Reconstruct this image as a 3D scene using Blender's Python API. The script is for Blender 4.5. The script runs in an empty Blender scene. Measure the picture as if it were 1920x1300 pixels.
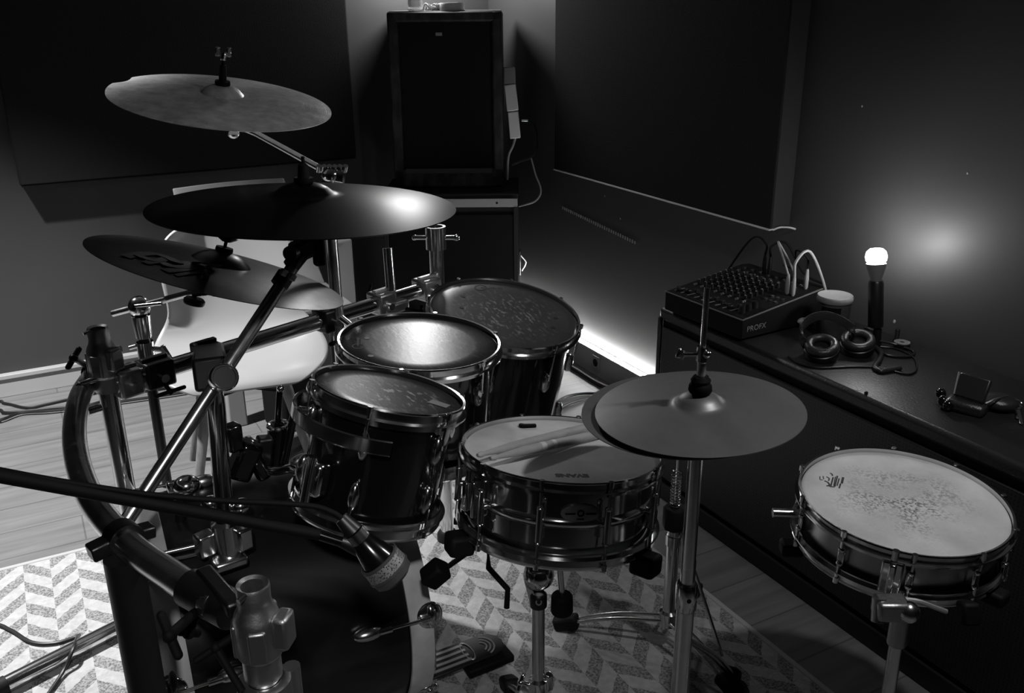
import bpy, bmesh, math, random
from mathutils import Matrix, Vector
random.seed(7)
S = bpy.context.scene
COL = S.collection
PI = math.pi

# ------------------------------------------------------------------ camera
F = 1726.76; W, H = 1920.0, 1300.0
CAM = Vector((0, 0, 1.5))
yaw, pitch, roll = .492231, .356738, .009477
_f = Vector((math.sin(yaw)*math.cos(pitch), math.cos(yaw)*math.cos(pitch), -math.sin(pitch)))
_r = Vector((math.cos(yaw), -math.sin(yaw), 0)); _d = _f.cross(_r)
RT = _r*math.cos(roll) + _d*math.sin(roll); DN = -_r*math.sin(roll) + _d*math.cos(roll); FW = _f
cd = bpy.data.cameras.new('camera'); cam = bpy.data.objects.new('camera', cd); COL.objects.link(cam)
cd.sensor_width = 36; cd.lens = 36*F/W; cd.clip_start = .02
cam.matrix_world = Matrix(((RT.x, -DN.x, -FW.x, CAM.x), (RT.y, -DN.y, -FW.y, CAM.y), (RT.z, -DN.z, -FW.z, CAM.z), (0, 0, 0, 1)))
S.camera = cam

# ------------------------------------------------------------------ light
S.view_settings.view_transform = 'Standard'; S.view_settings.look = 'None'
S.view_settings.gamma = 1; S.view_settings.exposure = 0; S.view_settings.use_curve_mapping = False
S.cycles.use_denoising = True
wd = bpy.data.worlds.new('world'); S.world = wd; wd.use_nodes = True
wd.node_tree.nodes['Background'].inputs[0].default_value = (1, 1, 1, 1)
wd.node_tree.nodes['Background'].inputs[1].default_value = .004

def lamp(name, loc, aim, watt, angle=None, r=.05, blend=.4):
    l = bpy.data.lights.new(name, 'SPOT' if angle else 'POINT'); l.energy = watt; l.shadow_soft_size = r
    if angle: l.spot_size = math.radians(angle); l.spot_blend = blend
    o = bpy.data.objects.new(name, l); COL.objects.link(o); o.location = loc
    o.rotation_euler = (Vector(aim)-Vector(loc)).to_track_quat('-Z', 'Y').to_euler()
lamp('ceiling_spot_left', (-.55, 3.0, 2.42), (-.12, 3.0, 0), 700, 76, .045, .75)
lamp('speaker_top_lamp', (1.72, 3.85, 1.72), (1.2, 2.6, .6), 24, None, .09)
lamp('ceiling_spot_front', (1.38, .60, 1.95), (1.05, 1.2, 0), 31, 125, .04, .6)
lamp('fill_spot_behind', (-.25, -.7, 2.42), (.15, 1.30, .4), 95, 27, .05, .5)  # added fill to brighten the bass drum hoops, no known fixture

# ------------------------------------------------------------------ pixel helpers (points of the place, seen from where the photographer stood)
def ray(x, y): return RT*((x-W/2)/F) + DN*((y-H/2)/F) + FW
def at(x, y, dep): return CAM + ray(x, y)*dep
def atz(x, y, z): d = ray(x, y); return CAM + d*((z-CAM.z)/d.z)
def atx(x, y, X): d = ray(x, y); return CAM + d*(X/d.x)
def aty(x, y, Y): d = ray(x, y); return CAM + d*(Y/d.y)
def onp(x, y, c, n): d = ray(x, y); return CAM + d*((c-CAM).dot(n)/d.dot(n))

# ------------------------------------------------------------------ materials
def mat(name, base, rough=.5, metal=0., coat=0., spec=.5, emis=None, bump=None, build=None, trans=0., alpha=1., tint=None):
    m = bpy.data.materials.new(name); m.use_nodes = True
    nt = m.node_tree; b = nt.nodes['Principled BSDF']
    g = base if isinstance(base, tuple) else (base, base, base)
    b.inputs['Base Color'].default_value = (*g, 1); b.inputs['Roughness'].default_value = rough
    b.inputs['Metallic'].default_value = metal; b.inputs['Coat Weight'].default_value = coat
    b.inputs['Coat Roughness'].default_value = .06
    b.inputs['Specular IOR Level'].default_value = spec; b.inputs['Transmission Weight'].default_value = trans
    b.inputs['Alpha'].default_value = alpha
    if tint is not None: b.inputs['Specular Tint'].default_value = (tint, tint, tint, 1)
    if emis: b.inputs['Emission Color'].default_value = (1, 1, 1, 1); b.inputs['Emission Strength'].default_value = emis
    if bump:
        sc, st = bump
        n = nt.nodes.new('ShaderNodeTexNoise'); n.inputs['Scale'].default_value = sc; n.inputs['Detail'].default_value = 5
        tc = nt.nodes.new('ShaderNodeTexCoord'); nt.links.new(tc.outputs['Object'], n.inputs['Vector'])
        bp = nt.nodes.new('ShaderNodeBump'); bp.inputs['Strength'].default_value = st; bp.inputs['Distance'].default_value = .004
        nt.links.new(n.outputs['Fac'], bp.inputs['Height']); nt.links.new(bp.outputs['Normal'], b.inputs['Normal'])
    if build: build(nt, b)
    return m
def N(nt, t, **kw):
    n = nt.nodes.new(t)
    for k, v in kw.items():
        if k in n.inputs.keys(): n.inputs[k].default_value = v
        else: setattr(n, k, v)
    return n
def ramp(nt, fac, stops):
    r = nt.nodes.new('ShaderNodeValToRGB'); cr = r.color_ramp
    while len(cr.elements) < len(stops): cr.elements.new(.5)
    for e, (p, c) in zip(cr.elements, stops): e.position = p; e.color = (c, c, c, 1)
    nt.links.new(fac, r.inputs[0]); return r.outputs[0]
def math_(nt, op, a, b=None):
    n = nt.nodes.new('ShaderNodeMath'); n.operation = op
    for i, v in enumerate((a, b)):
        if v is None: continue
        if isinstance(v, (int, float)): n.inputs[i].default_value = v
        else: nt.links.new(v, n.inputs[i])
    return n.outputs[0]
def noisy(sc, lo, hi, stretch=(1, 1, 1), detail=6, rough=None, pos=(.3, .7)):
    def f(nt, b):
        tc = N(nt, 'ShaderNodeTexCoord'); mp = N(nt, 'ShaderNodeMapping'); mp.inputs['Scale'].default_value = stretch
        nt.links.new(tc.outputs['Object'], mp.inputs[0])
        n = N(nt, 'ShaderNodeTexNoise', Scale=sc, Detail=detail); nt.links.new(mp.outputs[0], n.inputs['Vector'])
        nt.links.new(ramp(nt, n.outputs['Fac'], [(pos[0], lo), (pos[1], hi)]), b.inputs['Base Color'])
        if rough: nt.links.new(ramp(nt, n.outputs['Fac'], [(pos[0], rough[0]), (pos[1], rough[1])]), b.inputs['Roughness'])
    return f
def m_floor(nt, b):
    tc = N(nt, 'ShaderNodeTexCoord')
    br = N(nt, 'ShaderNodeTexBrick', Scale=1.); br.inputs['Brick Width'].default_value = 1.3; br.inputs['Row Height'].default_value = .16
    br.inputs['Mortar Size'].default_value = .0025; br.inputs['Color1'].default_value = (.135,)*3+(1,); br.inputs['Color2'].default_value = (.155,)*3+(1,); br.inputs['Mortar'].default_value = (.085,)*3+(1,)
    nt.links.new(tc.outputs['Object'], br.inputs['Vector'])
    mp = N(nt, 'ShaderNodeMapping'); mp.inputs['Scale'].default_value = (1.2, 14, 1); nt.links.new(tc.outputs['Object'], mp.inputs[0])
    n = N(nt, 'ShaderNodeTexNoise', Scale=2.2, Detail=8, Distortion=.6); nt.links.new(mp.outputs[0], n.inputs['Vector'])
    mx = N(nt, 'ShaderNodeMix', data_type='RGBA', blend_type='MULTIPLY'); mx.inputs['Factor'].default_value = 1
    nt.links.new(br.outputs['Color'], mx.inputs[6]); nt.links.new(ramp(nt, n.outputs['Fac'], [(.25, .68), (.75, 1.12)]), mx.inputs[7])
    nt.links.new(mx.outputs[2], b.inputs['Base Color'])
def m_rug(nt, b):
    tc = N(nt, 'ShaderNodeTexCoord'); sx = N(nt, 'ShaderNodeSeparateXYZ'); nt.links.new(tc.outputs['Object'], sx.inputs[0])
    u = math_(nt, 'PINGPONG', sx.outputs['X'], .068)
    n0 = N(nt, 'ShaderNodeTexNoise', Scale=55., Detail=3); nt.links.new(tc.outputs['Object'], n0.inputs['Vector'])
    wob = math_(nt, 'MULTIPLY', math_(nt, 'SUBTRACT', n0.outputs['Fac'], .5), .016)
    par = math_(nt, 'LESS_THAN', math_(nt, 'FRACT', math_(nt, 'DIVIDE', sx.outputs['X'], .136)), .5)
    v = math_(nt, 'ADD', math_(nt, 'ADD', math_(nt, 'ADD', sx.outputs['Y'], math_(nt, 'MULTIPLY', par, .052)), math_(nt, 'MULTIPLY', u, 1.05)), wob)
    s = math_(nt, 'LESS_THAN', math_(nt, 'FRACT', math_(nt, 'DIVIDE', v, .105)), .48)
    n1 = N(nt, 'ShaderNodeTexNoise', Scale=210., Detail=4); nt.links.new(tc.outputs['Object'], n1.inputs['Vector'])
    dark = ramp(nt, n1.outputs['Fac'], [(.38, .10), (.62, .27)])
    n2 = N(nt, 'ShaderNodeTexNoise', Scale=60., Detail=6); nt.links.new(tc.outputs['Object'], n2.inputs['Vector'])
    light = ramp(nt, n2.outputs['Fac'], [(.25, .27), (.75, .38)])
    mx = N(nt, 'ShaderNodeMix', data_type='RGBA'); nt.links.new(s, mx.inputs['Factor']); nt.links.new(light, mx.inputs[6]); nt.links.new(dark, mx.inputs[7])
    nt.links.new(mx.outputs[2], b.inputs['Base Color'])
    bp = N(nt, 'ShaderNodeBump', Strength=.5, Distance=.004); nt.links.new(n1.outputs['Fac'], bp.inputs['Height']); nt.links.new(bp.outputs[0], b.inputs['Normal'])
def rings(lo, hi, base_noise, rlo, rhi, bump=.25, aniso=0.):
    # lathe rings, hammering and tarnish of a cymbal
    def f(nt, b):
        tc = N(nt, 'ShaderNodeTexCoord'); sx = N(nt, 'ShaderNodeSeparateXYZ'); nt.links.new(tc.outputs['UV'], sx.inputs[0])
        n = N(nt, 'ShaderNodeTexNoise', Scale=1., Detail=6); mp = N(nt, 'ShaderNodeMapping'); mp.inputs['Scale'].default_value = (220, 3, 1)
        nt.links.new(tc.outputs['UV'], mp.inputs[0]); nt.links.new(mp.outputs[0], n.inputs['Vector'])
        n2 = N(nt, 'ShaderNodeTexNoise', Scale=base_noise, Detail=8, Roughness=.65); nt.links.new(tc.outputs['Object'], n2.inputs['Vector'])
        nt.links.new(ramp(nt, n2.outputs['Fac'], [(.3, lo), (.7, hi)]), b.inputs['Base Color'])
        nt.links.new(ramp(nt, n2.outputs['Fac'], [(.3, rhi), (.7, rlo)]), b.inputs['Roughness'])
        if aniso:
            b.inputs['Anisotropic'].default_value = aniso; tg = N(nt, 'ShaderNodeTangent', direction_type='RADIAL', axis='Z'); nt.links.new(tg.outputs[0], b.inputs['Tangent'])
        v = N(nt, 'ShaderNodeTexVoronoi', Scale=38.); nt.links.new(tc.outputs['Object'], v.inputs['Vector'])
        h = math_(nt, 'ADD', math_(nt, 'MULTIPLY', n.outputs['Fac'], .5), math_(nt, 'MULTIPLY', v.outputs['Distance'], .5))
        bp = N(nt, 'ShaderNodeBump', Strength=bump, Distance=.0012); nt.links.new(h, bp.inputs['Height']); nt.links.new(bp.outputs[0], b.inputs['Normal'])
    return f
def m_head(base, mark, amount, r0, sc=95., stretch=(1, .35, 1), edge=None):
    # drum head with stick marks that thin out away from the middle (object space radius, r0 metres)
    def f(nt, b):
        tc = N(nt, 'ShaderNodeTexCoord'); sx = N(nt, 'ShaderNodeSeparateXYZ'); nt.links.new(tc.outputs['UV'], sx.inputs[0])
        fall = ramp(nt, sx.outputs['X'], [(0., 1.), (.35, .8), (.75, .12), (1., 0.)])
        mp = N(nt, 'ShaderNodeMapping'); mp.inputs['Scale'].default_value = stretch; mp.inputs['Rotation'].default_value = (0, 0, .5)
        nt.links.new(tc.outputs['Object'], mp.inputs[0])
        n = N(nt, 'ShaderNodeTexNoise', Scale=sc, Detail=4, Roughness=.6); nt.links.new(mp.outputs[0], n.inputs['Vector'])
        if edge:
            n3 = N(nt, 'ShaderNodeTexNoise', Scale=14., Detail=3); nt.links.new(tc.outputs['Object'], n3.inputs['Vector'])
            fall = math_(nt, 'MULTIPLY', fall, ramp(nt, n3.outputs['Fac'], [(.42, .12), (.58, 1.)]))
        k = math_(nt, 'MULTIPLY', ramp(nt, n.outputs['Fac'], [(.46, 0.), (.58, 1.)] if edge else [(.54, 0.), (.66, 1.)]), math_(nt, 'MULTIPLY', fall, amount))
        n2 = N(nt, 'ShaderNodeTexNoise', Scale=9., Detail=6); nt.links.new(tc.outputs['Object'], n2.inputs['Vector'])
        bc = ramp(nt, n2.outputs['Fac'], [(.3, base*.8), (.7, base*1.2)])
        mx = N(nt, 'ShaderNodeMix', data_type='RGBA'); nt.links.new(k, mx.inputs['Factor']); nt.links.new(bc, mx.inputs[6]); mx.inputs[7].default_value = (mark,)*3+(1,)
        nt.links.new(mx.outputs[2], b.inputs['Base Color'])
        bp = N(nt, 'ShaderNodeBump', Strength=.12, Distance=.001); nt.links.new(n.outputs['Fac'], bp.inputs['Height']); nt.links.new(bp.outputs[0], b.inputs['Normal'])
    return f
def m_mesh_grille(lo, hi, sc):
    def f(nt, b):
        tc = N(nt, 'ShaderNodeTexCoord'); v = N(nt, 'ShaderNodeTexVoronoi', Scale=sc); v.inputs['Randomness'].default_value = .0
        mp = N(nt, 'ShaderNodeMapping'); mp.inputs['Rotation'].default_value = (.0, 0, 0); nt.links.new(tc.outputs['Object'], mp.inputs[0]); nt.links.new(mp.outputs[0], v.inputs['Vector'])
        nt.links.new(ramp(nt, v.outputs['Distance'], [(.36, lo), (.5, hi)]), b.inputs['Base Color'])
    return f
M = dict(
 wall=mat('wall_paint', .046, .5, bump=(14, .10), spec=.3),
 ceil=mat('ceiling_paint', .1, .8),
 floor=mat('floor_boards', .2, .42, build=m_floor),
 rug=mat('woven_rug', .5, .95, build=m_rug, spec=.1),
 rugedge=mat('rug_binding', .3, .9),
 skirt=mat('skirting_white', .33, .45),
 trunk=mat('trunking_grey', .3, .5),
 panel=mat('panel_fabric', .013, .95, spec=.15, bump=(220, .4)),
 panelside=mat('panel_side', .03, .8, spec=.2),
 batten=mat('batten', .5, .5),
 led=mat('led_light', 1, .5, emis=75.),
 bulb=mat('bulb_glow', 1, .5, emis=125.),
 bulbbase=mat('bulb_plastic', .16, .5),
 white=mat('white_plastic', .22, .32),
 white2=mat('white_plastic_matt', .24, .5),
 paper=mat('pale_plastic', .6, .45),
 whitegrey=mat('grey_white_plastic', .24, .5),
 black=mat('black_plastic', .006, .4),
 blackmatt=mat('black_matt', .004, .7, spec=.15),
 rubber=mat('black_rubber', .006, .65, spec=.2),
 vinyl=mat('black_vinyl', .012, .42, bump=(160, .25)),
 carpet=mat('worn_black_covering', .02, .7, build=noisy(26, .006, .055, (1, 1, .5), 8, None, (.42, .8))),
 grille=mat('grille_cloth', .006, .8, spec=.2),
 hexgrille=mat('mesh_grille', .01, .5, build=m_mesh_grille(.002, .016, 110.)),
 alu=mat('aluminium_strip', .45, .45, .6),
 chrome=mat('chrome', .7, .15, 1.),
 chromed=mat('chrome_dulled', .5, .26, 1., build=noisy(30, .58, .70, (1, 1, 1), 6, (.2, .28))),
 steel=mat('cast_clamp_metal', .42, .42, 1., bump=(120, .15)),
 castdark=mat('cast_clamp_dark', .09, .4, 1., bump=(120, .15)),
 dark=mat('dark_tube', .005, .5, 0., bump=(50, .2)),
 lacquer=mat('black_lacquer', .004, .16, coat=.6),
 bassshell=mat('bass_drum_wrap', .007, .3, coat=.15, bump=(12, .06)),
 woodhoop=mat('drum_hoop_wood', .3, .42, build=noisy(18, .42, .62, (1, 1, 1), 6)),
 steelshell=mat('steel_shell', .7, .14, 1.),
 satinshell=mat('satin_shell', .42, .33, 1.),
 cym_up=mat('cymbal_bronze', .5, .4, .38, build=rings(.42, .85, 30, .38, .48, .8, .6)),
 cym_dark=mat('cymbal_smooth', .3, .3, 1., build=rings(.026, .034, 3, .31, .34, .04), tint=.62),
 cym_m=mat('cymbal_brown', .32, .34, .9, build=rings(.10, .22, 8, .28, .40, .1), tint=.6),
 cym_h=mat('cymbal_hat', .32, .36, .6, build=rings(.16, .24, 10, .38, .48, .10)),
 head_t=mat('tom_head', .05, .25, spec=.10, build=m_head(.03, .5, .9, .16, 120.)),
 head_t3=mat('floor_tom_head', .06, .34, spec=.3, build=m_head(.065, .5, .75, .18, 130.)),
 head_s=mat('snare_head', .5, .6, build=m_head(.7, .5, .3, .18, 40., (1, 1, 1))),
 head_w=mat('worn_snare_head', .4, .62, build=m_head(.58, .06, .9, .18, 190., (1, .9, 1), True)),
 reso=mat('clear_head', .06, .25),
 ink=mat('black_ink', .012, .6), paleink=mat('pale_print', .16, .6), badge=mat('badge_metal', .3, .4, .0),
 stick=mat('hickory_stick', .28, .6, build=noisy(40, .3, .5, (.15, 1, 1), 6)),
 tape=mat('pale_tape', .65, .7),
 clearp=mat('clear_plastic', .7, .12, trans=.7),
 lid=mat('plastic_lid', .2, .38), jar=mat('printed_jar', .13, .45, build=noisy(22, .03, .08, (1, 1, 1), 4)),
 leather=mat('worn_leather', .02, .35, bump=(180, .3)),
 wood=mat('chair_leg_wood', .13, .5, build=noisy(10, .09, .18, (6, 6, .6), 5)),
 greycase=mat('phone_case', .015, .4),
)

# ------------------------------------------------------------------ mesh builder
def frame(c, n, xr=(1, 0, 0)):
    n = Vector(n).normalized(); x = Vector(xr); x = (x - n*x.dot(n)).normalized(); y = n.cross(x)
    return Matrix(((x.x, y.x, n.x, c[0]), (x.y, y.y, n.y, c[1]), (x.z, y.z, n.z, c[2]), (0, 0, 0, 1)))
def catmull(pts, k=8):
    P = [Vector(p) for p in pts]
    if len(P) < 3: return P
    out = []; Q = [2*P[0]-P[1]] + P + [2*P[-1]-P[-2]]
    for i in range(1, len(Q)-2):
        a, b, c, d = Q[i-1:i+3]
        for j in range(k):
            t = j/k; out.append(.5*((2*b)+(c-a)*t+(2*a-5*b+4*c-d)*t*t+(3*b-a-3*c+d)*t**3))
    out.append(P[-1]); return out
WL = {}
class MB:
    def __init__(s, T=None): s.bm = bmesh.new(); s.T = T or Matrix(); s.uv = s.bm.loops.layers.uv.new('uv')
    def v(s, p): return s.bm.verts.new(s.T @ Vector(p))
    def f(s, vs):
        try: return s.bm.faces.new(vs)
        except ValueError: return None
    def box(s, c, d, R=None):
        c = Vector(c); R = R or Matrix.Identity(3); q = []
        for i in range(8):
            o = Vector(((i & 1)-.5, (i >> 1 & 1)-.5, (i >> 2 & 1)-.5)); q.append(s.v(c + R @ Vector((o.x*d[0], o.y*d[1], o.z*d[2]))))
        for a in ((0, 2, 3, 1), (4, 5, 7, 6), (0, 1, 5, 4), (2, 6, 7, 3), (0, 4, 6, 2), (1, 3, 7, 5)): s.f([q[i] for i in a])
        return s
    def bar(s, a, b, w, h, up=(0, 0, 1)):
        a = Vector(a); b = Vector(b); t = (b-a); L = t.length; t.normalize(); u = Vector(up); u = (u-t*u.dot(t)).normalized(); x = t.cross(u)
        return s.box((a+b)/2, (w, L, h), Matrix((x, t, u)).transposed())
    def tube(s, pts, r, seg=14, cap=True, k=0):
        if k: pts = catmull(pts, k)
        P = [Vector(p) for p in pts]; n = len(P); rr = r if isinstance(r, (list, tuple)) else [r]*n
        if len(rr) != n: rr = [rr[0] + (rr[-1]-rr[0])*i/(n-1) for i in range(n)]
        t0 = (P[1]-P[0]).normalized(); u = t0.orthogonal().normalized(); R = []
        for i in range(n):
            t = (P[min(i+1, n-1)]-P[max(i-1, 0)]).normalized(); u = (u-t*u.dot(t)).normalized(); w = t.cross(u)
            R.append([s.v(P[i]+(u*math.cos(2*PI*j/seg)+w*math.sin(2*PI*j/seg))*rr[i]) for j in range(seg)])
        for i in range(n-1):
            for j in range(seg): s.f([R[i][j], R[i][(j+1) % seg], R[i+1][(j+1) % seg], R[i+1][j]])
        if cap: s.f(R[0][::-1]); s.f(R[-1])
        return s
    def cyl(s, a, b, r, seg=20, r2=None): return s.tube([a, b], [r, r if r2 is None else r2], seg)
    def lathe(s, prof, c=(0, 0, 0), ax=(0, 0, 1), seg=48, a0=0, a1=2*PI):
        T = frame(c, ax); full = abs(a1-a0-2*PI) < 1e-4; m = seg if full else seg+1; R = []; rm = max(p[0] for p in prof)
        for (r, z) in prof:
            if r < 1e-7: R.append([s.v(T @ Vector((0, 0, z)))]*m)
            else: R.append([s.v(T @ Vector((r*math.cos(a0+(a1-a0)*j/seg), r*math.sin(a0+(a1-a0)*j/seg), z))) for j in range(m)])
        for i in range(len(prof)-1):
            for j in range(seg):
                j2 = (j+1) % m; q = []; uvs = []
                for vv, ra, jj in ((R[i][j], prof[i][0], j), (R[i][j2], prof[i][0], j+1), (R[i+1][j2], prof[i+1][0], j+1), (R[i+1][j], prof[i+1][0], j)):
                    if vv not in q: q.append(vv); uvs.append((ra/rm, jj/seg))
                if len(q) > 2:
                    fc = s.f(q)
                    if fc:
                        for l, uvv in zip(fc.loops, uvs): l[s.uv].uv = uvv
        if not full and prof[0] == prof[-1]:
            for jj in (0, seg): s.f([R[i][jj] for i in range(len(prof)-1)])
        return s
    def ball(s, c, r, seg=16, sc=(1, 1, 1), R=None):
        R = R or Matrix.Identity(3); rg = []
        for i in range(seg//2+1):
            a = PI*i/(seg//2); n = 1 if i in (0, seg//2) else seg
            rg.append([s.v(Vector(c)+R @ Vector((r*sc[0]*math.sin(a)*math.cos(2*PI*j/seg), r*sc[1]*math.sin(a)*math.sin(2*PI*j/seg), r*sc[2]*math.cos(a)))) for j in range(n)])
        for i in range(seg//2):
            A, B = rg[i], rg[i+1]
            for j in range(seg):
                q = []
                for vv in (A[j % len(A)], B[j % len(B)], B[(j+1) % len(B)], A[(j+1) % len(A)]):
                    if vv not in q: q.append(vv)
                s.f(q)
        return s
    def torus(s, c, ax, R, r, seg=48, s2=10, a0=0, a1=2*PI):
        T = frame(c, ax)
        pts = [T @ Vector((R*math.cos(a0+(a1-a0)*i/seg), R*math.sin(a0+(a1-a0)*i/seg), 0)) for i in range(seg+1)]
        if abs(a1-a0-2*PI) > 1e-4: return s.tube(pts, r, s2)
        rg = []
        for i in range(seg):
            a = 2*PI*i/seg
            rg.append([s.v(T @ Vector(((R+r*math.cos(2*PI*j/s2))*math.cos(a), (R+r*math.cos(2*PI*j/s2))*math.sin(a), r*math.sin(2*PI*j/s2)))) for j in range(s2)])
        for i in range(seg):
            for j in range(s2): s.f([rg[i][j], rg[(i+1) % seg][j], rg[(i+1) % seg][(j+1) % s2], rg[i][(j+1) % s2]])
        return s
    def prism(s, poly, z0, z1, T=None):
        T = T or Matrix(); A = [s.v(T @ Vector((x, y, z0))) for x, y in poly]; B = [s.v(T @ Vector((x, y, z1))) for x, y in poly]; n = len(poly)
        s.f(A[::-1]); s.f(B)
        for i in range(n): s.f([A[i], A[(i+1) % n], B[(i+1) % n], B[i]])
        return s
    def strip(s, pts, w, n, lift=.0006, th=.0006):
        # flat printed stroke of width w lying on a surface with normal n
        P = catmull(pts, 6) if len(pts) > 2 else [Vector(p) for p in pts]; n = Vector(n); L = []
        for i in range(len(P)):
            t = (P[min(i+1, len(P)-1)]-P[max(i-1, 0)]).normalized(); x = n.cross(t).normalized()
            L.append([s.v(P[i]+x*w/2+n*lift), s.v(P[i]-x*w/2+n*lift), s.v(P[i]-x*w/2+n*(lift+th)), s.v(P[i]+x*w/2+n*(lift+th))])
        for a, b in zip(L, L[1:]):
            for j in range(4): s.f([a[j], a[(j+1) % 4], b[(j+1) % 4], b[j]])
        s.f(L[0][::-1]); s.f(L[-1]); return s
    def build(s, name, m, parent=None, bev=0, loc=None, ang=40, sub=0):
        bmesh.ops.recalc_face_normals(s.bm, faces=s.bm.faces[:])
        me = bpy.data.meshes.new(name); o = bpy.data.objects.new(name, me); COL.objects.link(o)
        if parent is not None: o.parent = parent; L = WL[parent]
        else:
            L = Vector(loc) if loc is not None else Vector((0, 0, 0)); o.location = L
        WL[o] = L
        for vv in s.bm.verts: vv.co -= L
        s.bm.to_mesh(me); s.bm.free()
        me.materials.append(M[m] if isinstance(m, str) else m)
        me.shade_smooth(); me.set_sharp_from_angle(angle=math.radians(ang))
        if bev:
            b = o.modifiers.new('bevel', 'BEVEL'); b.width = bev; b.segments = 2; b.limit_method = 'ANGLE'; b.angle_limit = math.radians(45)
        if sub:
            b = o.modifiers.new('subd', 'SUBSURF'); b.levels = sub; b.render_levels = sub
        return o
def tag(o, label, cat, group=None, kind=None):
    if label: o['label'] = label
    if cat: o['category'] = cat
    if group: o['group'] = group
    if kind: o['kind'] = kind
    return o
def thing(name, label, cat, loc, group=None):
    o = bpy.data.objects.new(name, None); COL.objects.link(o); o.location = loc; o.empty_display_size = .05; WL[o] = Vector(loc)
    return tag(o, label, cat, group)
def struct(mb, name, m, bev=0, parent=None):
    o = mb.build(name, m, parent, bev)
    if parent is None: o['kind'] = 'structure'
    return o
def text(name, body, T, size, m, parent, th=.0006, width=None, bold=0.):
    cu = bpy.data.curves.new('t', 'FONT'); cu.body = body; cu.size = size; cu.extrude = th/2; cu.align_x = 'CENTER'; cu.align_y = 'CENTER'; cu.offset = bold; cu.resolution_u = 3
    to = bpy.data.objects.new('t', cu); COL.objects.link(to)
    dg = bpy.context.evaluated_depsgraph_get(); me = bpy.data.meshes.new_from_object(to.evaluated_get(dg))
    bpy.data.objects.remove(to); bpy.data.curves.remove(cu)
    sx = 1.
    if width:
        xs = [v.co.x for v in me.vertices]; sx = width/(max(xs)-min(xs))
    L = WL[parent]
    for v in me.vertices: v.co = (T @ Vector((v.co.x*sx, v.co.y, v.co.z+th))) - L
    me.name = name; me.materials.clear(); me.materials.append(M[m]); o = bpy.data.objects.new(name, me); COL.objects.link(o); o.parent = parent; WL[o] = L
    return o
V = Vector

# ================================================================== the room
XR, YB, ZC = 2.08, 4.08, 2.6
struct(MB().box((-.4, 1.1, -.05), (5.2, 6.2, .1)), 'floor', 'floor')
struct(MB().box((-.4, YB+.05, ZC/2), (5.2, .1, ZC)), 'wall_back', 'wall')
struct(MB().box((XR+.05, 1.1, ZC/2), (.1, 6.2, ZC)), 'wall_right', 'wall')
struct(MB().box((-3.05, 1.1, ZC/2), (.1, 6.2, ZC)), 'wall_left', 'wall')
struct(MB().box((-.4, -2.05, ZC/2), (5.2, .1, ZC)), 'wall_front', 'wall')
struct(MB().box((-.4, 1.1, ZC+.05), (5.2, 6.2, .1)), 'ceiling', 'ceil')
mb = MB(); mb.box((-.5, YB-.0125, .04), (4.9, .025, .08)); mb.box((-.5, YB-.017, .087), (4.9, .034, .018))
struct(mb, 'baseboard_back', 'skirt', .002)
tr = struct(MB().box((XR-.018, 3.1, .055), (.036, 1.95, .11)), 'baseboard_right', 'trunk', .002)
led = tag(MB().box((XR-.0275, 3.08, .1165), (.012, 1.88, .007)).build('led_strip', 'led', loc=(XR-.02, 3.08, .11)),
    'glowing LED light strip along the top of the wall trunking', 'light strip')
so = thing('wall_socket', 'pale square wall socket set in the trunking below the light strip', 'socket', (XR-.036, 3.1, .05))
so_c = atx(1118, 680, XR-.037)
MB().box((XR-.039, so_c.y, so_c.z), (.006, .05, .06)).build('face_plate', 'whitegrey', so, .002)
MB().cyl((XR-.043, so_c.y, so_c.z), (XR-.0415, so_c.y, so_c.z), .017).build('socket_well', 'blackmatt', so)

# scuff left on the right wall and small chips
a, b = atx(1055, 390, XR-.001), atx(1190, 455, XR-.001)
mb = MB()
for i in range(34):
    p = a.lerp(b, i/33); mb.box((XR-.0006, p.y, p.z), (.0012, .007, .011+.004*random.random()))
tag(mb.build('trim_1', mat('glue_mark', .22, .6)), None, None, None, 'structure')
mb = MB()
for q in ((1163, 410), (1134, 368), (1616, 199), (1814, 325), (1677, 603)):
    p = atx(*q, XR-.001); mb.ball(p, .0035 if q[0] != 1677 else .006, 8, (.3, .8, 1))
tag(mb.build('trim_2', mat('paint_chip', .3, .6)), None, None, None, 'structure')

# rug
mb = MB(); x0, x1, y0, y1 = -1.25, 1.45, .15, 2.66
rg = thing('chevron_rug', 'pale chevron patterned woven rug under the drum kit', 'rug', (.1, 1.4, 0))
MB().box(((x0+x1)/2, (y0+y1)/2, .004), (x1-x0-.03, y1-y0-.03, .008)).build('woven_field', 'rug', rg)
for c, d in ((((x0+x1)/2, y1-.007, .005), (x1-x0, .016, .010)), (((x0+x1)/2, y0+.007, .005), (x1-x0, .016, .010)), ((x1-.007, (y0+y1)/2, .005), (.016, y1-y0, .010)), ((x0+.007, (y0+y1)/2, .005), (.016, y1-y0, .010))):
    MB().box(c, d).build('bound_edge', 'rugedge', rg, .003)

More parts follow.
